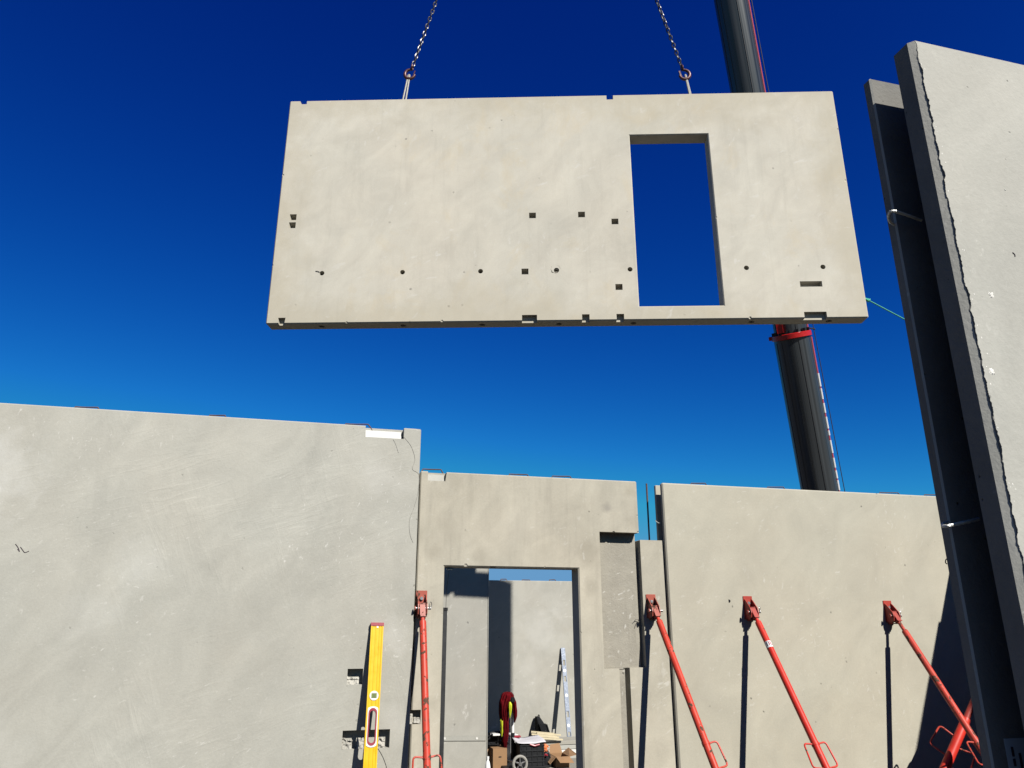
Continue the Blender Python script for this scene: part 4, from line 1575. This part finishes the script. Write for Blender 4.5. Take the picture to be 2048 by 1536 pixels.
# ---- backpack against the back wall
YK = 12.30
xk0, xk1 = at(1073, 1460, YK).x, at(1090, 1460, YK).x
ztop_, zbot_ = zat(1435, 1080, YK), GZ
t = thing('backpack', 'black tool backpack propped against the back wall', 'backpack', ((xk0 + xk1) / 2, YK, GZ))
rings = []
for z_, a0, a1, y0, y1 in ((GZ, xk0, xk1 + .03, YK - .16, YK + .12), (GZ + .10, xk0, xk1 + .035, YK - .17, YK + .13), (GZ + .25, xk0 + .005, xk1 + .01, YK - .12, YK + .15),
                           (ztop_ - .06, xk0 + .01, xk1 - .03, YK - .04, YK + .17), (ztop_, xk0 + .02, xk1 - .06, YK + .06, YK + .17)):
    rings.append([(a0 + (a1 - a0) * (.5 + .5 * math.copysign(abs(math.cos(a)) ** .5, math.cos(a))), y0 + (y1 - y0) * (.5 + .5 * math.copysign(abs(math.sin(a)) ** .5, math.sin(a))), z_)
                  for a in [2 * math.pi * i / 20 for i in range(20)]])
MB().loft(rings).build('body', 'canvas', t, True)
xp = at(1090, 1458, YK - .1).x
MB().obox((xp - .02, YK - .16, GZ + .20), Vector((1, 0, 0)), Vector((0, 1, 0)), Vector((.35, 0, -1)).normalized(), .05, .04, .11, .015).build('pocket', 'canvas', t)
MB().tube(smooth_loop([Vector((xk0 + .05, YK + .08, ztop_ - .01)), Vector((xk0 + .05, YK + .07, ztop_ + .03)), Vector((xk1 - .07, YK + .07, ztop_ + .03)), Vector((xk1 - .07, YK + .08, ztop_ - .01))], .015), .007, 6).build('strap', 'canvas', t, True)
MB().tube([(xp - .06, YK - .13, ztop_ - .08), (xp - .02, YK - .2, GZ + .22), (xp + .03, YK - .2, GZ + .12)], .010, 6).build('strap', 'dark', t, True)


# ---- cartons
def carton(label, px0, px1, py_top, Y, dep, open_=False, group=None):
    a0, a1 = at(px0, 1520, Y).x, at(px1, 1520, Y).x
    zt_ = zat(py_top, (px0 + px1) / 2, Y)
    th2 = thing('cardboard_box', label, 'box', ((a0 + a1) / 2, Y + dep / 2, GZ))
    w_ = .006
    MB().box(a0, a1, Y, Y + w_, GZ, zt_).build('side', 'card', th2)
    MB().box(a0, a1, Y + dep - w_, Y + dep, GZ, zt_).build('side', 'card', th2)
    MB().box(a0, a0 + w_, Y + w_, Y + dep - w_, GZ, zt_).build('side', 'card', th2)
    MB().box(a1 - w_, a1, Y + w_, Y + dep - w_, GZ, zt_).build('side', 'card', th2)
    MB().box(a0 + w_, a1 - w_, Y + w_, Y + dep - w_, GZ, GZ + w_).build('base', 'card', th2)
    if open_:
        for pts_ in ([(a0, Y, zt_), (a1, Y, zt_), (a1 + .03, Y - .10, zt_ - .06), (a0 + .02, Y - .11, zt_ - .05)],
                     [(a0, Y, zt_), (a0, Y + dep, zt_), (a0 - .10, Y + dep - .02, zt_ - .03), (a0 - .09, Y - .02, zt_ - .08)],
                     [(a1, Y, zt_), (a1, Y + dep, zt_), (a1 + .09, Y + dep, zt_ + .06), (a1 + .11, Y, zt_ + .02)],
                     [(a0, Y + dep, zt_), (a1, Y + dep, zt_), (a1 - .02, Y + dep + .06, zt_ + .11), (a0 + .03, Y + dep + .05, zt_ + .10)]):
            MB().extrude(pts_, (0, .001, .006)).build('flap', 'card', th2)
    else:
        MB().box(a0, a1, Y, Y + dep * .5 - .002, zt_, zt_ + w_).build('flap', 'card', th2)
        MB().box(a0, a1, Y + dep * .5 + .002, Y + dep, zt_, zt_ + w_).build('flap', 'card', th2)
    return th2, a0, a1, zt_


th2, a0, a1, zt1 = carton('tall closed cardboard box between the trolley and the inner wall', 986, 1014, 1498, 10.42, .30)
MB().box((a0 + a1) / 2 - .018, (a0 + a1) / 2 + .018, 10.4165, 10.4195, zt1 - .10, zt1 - .088).build('hand_slot', 'dark', th2)
carton('darker cardboard box tucked behind the end of the inner wall', 962, 985, 1497, 10.62, .30)
carton('open brown cardboard box with splayed flaps on the floor', 1112, 1139, 1514, 10.35, .30, True)

# ---- tools heaped on the boxes
t = thing('tool_heap', 'heap of black power tools and cables on the cardboard boxes', 'tools', ((a0 + a1) / 2, 10.6, zt1 + .006))
for k in range(9):
    xx0 = at(random.uniform(977, 1008), 1485, 10.6).x
    yy0 = random.uniform(10.48, 10.72)
    pts = [(xx0, yy0, zt1 + .03)]
    for q in range(7):
        pts.append((xx0 + random.uniform(-.07, .07), yy0 + random.uniform(-.05, .05), zt1 + .03 + random.uniform(0, .15)))
    MB().tube(smooth_loop([Vector(p) for p in pts], .012), .010, 6).build('cable', 'dark', t, True)
xx0 = at(986, 1480, 10.55).x
MB().obox((xx0, 10.62, zt1 + .065), Vector((1, 0, 0)), Vector((0, 1, 0)), Vector((0, 0, 1)), .085, .06, .055, .02).build('machine_body', 'canvas', t)
MB().cyl((xx0 - .04, 10.58, zt1 + .15), (xx0 + .11, 10.60, zt1 + .165), .035, 14).build('machine_motor', 'darksteel', t, True)
tag(MB().box(at(984, 1470, 10.52).x, at(998, 1470, 10.52).x, 10.46, 10.60, zat(1471, 990, 10.5), zat(1467, 990, 10.5), .003).build('white_case', 'level_white'),
    'flat white case lying on the heap of black tools', 'case')
tag(MB().box(at(1019, 1472, 10.95).x, at(1035, 1472, 10.95).x, 10.88, 11.10, GZ, zat(1468, 1028, 10.95), .01).build('tool_case', 'level_white'),
    'white tool case standing behind the trolley handle', 'case')

# ---- bag beside the carton, jug by the wall end
xb = at(1094, 1526, 10.45).x
t = thing('tool_bag', 'dark zipped tool bag between the crate and the open carton', 'bag', (xb, 10.55, GZ))
rings = []
for z_, rx, ry, sh in ((GZ, .085, .13, 0), (GZ + .05, .095, .14, 0), (GZ + .12, .080, .11, .01), (GZ + .17, .035, .07, .03), (GZ + .185, .012, .05, .035)):
    rings.append([(xb + sh + rx * math.cos(a), 10.55 + ry * math.sin(a), z_ + .008 * math.sin(3 * a)) for a in [2 * math.pi * i / 20 for i in range(20)]])
MB().loft(rings).build('body', 'canvas', t, True)
MB().tube([(xb - .03, 10.43, GZ + .17), (xb + .02, 10.42, GZ + .19), (xb + .05, 10.44, GZ + .12)], .006, 6).build('zip', 'zinc', t, True)
MB().tube([(xb - .06, 10.43, GZ + .13), (xb - .03, 10.42, GZ + .165), (xb + .0, 10.42, GZ + .15)], .012, 6).build('red_handle', 'level_red', t, True)
Yj = 9.80
xj = at(975.5, 1525, Yj).x
zj = zat(1514, 975, Yj)
t = thing('plastic_jug', 'white plastic jug with a blue label by the inner wall end', 'jug', (xj, Yj, GZ))
rings = [[(xj + r_ * math.cos(a), Yj + r_ * math.sin(a), z_) for a in [2 * math.pi * i / 16 for i in range(16)]]
         for z_, r_ in ((GZ, .028), (GZ + .02, .034), (zj - .11, .034), (zj - .05, .022), (zj - .04, .014), (zj - .015, .014))]
MB().loft(rings).build('body', 'level_white', t, True)
MB().cyl((xj, Yj, GZ + .08), (xj, Yj, zj - .14), .0348, 16).build('label_band', 'bluecap', t, True)
MB().cyl((xj, Yj, zj - .02), (xj, Yj, zj + .006), .017, 12).build('cap', 'level_white', t, True)
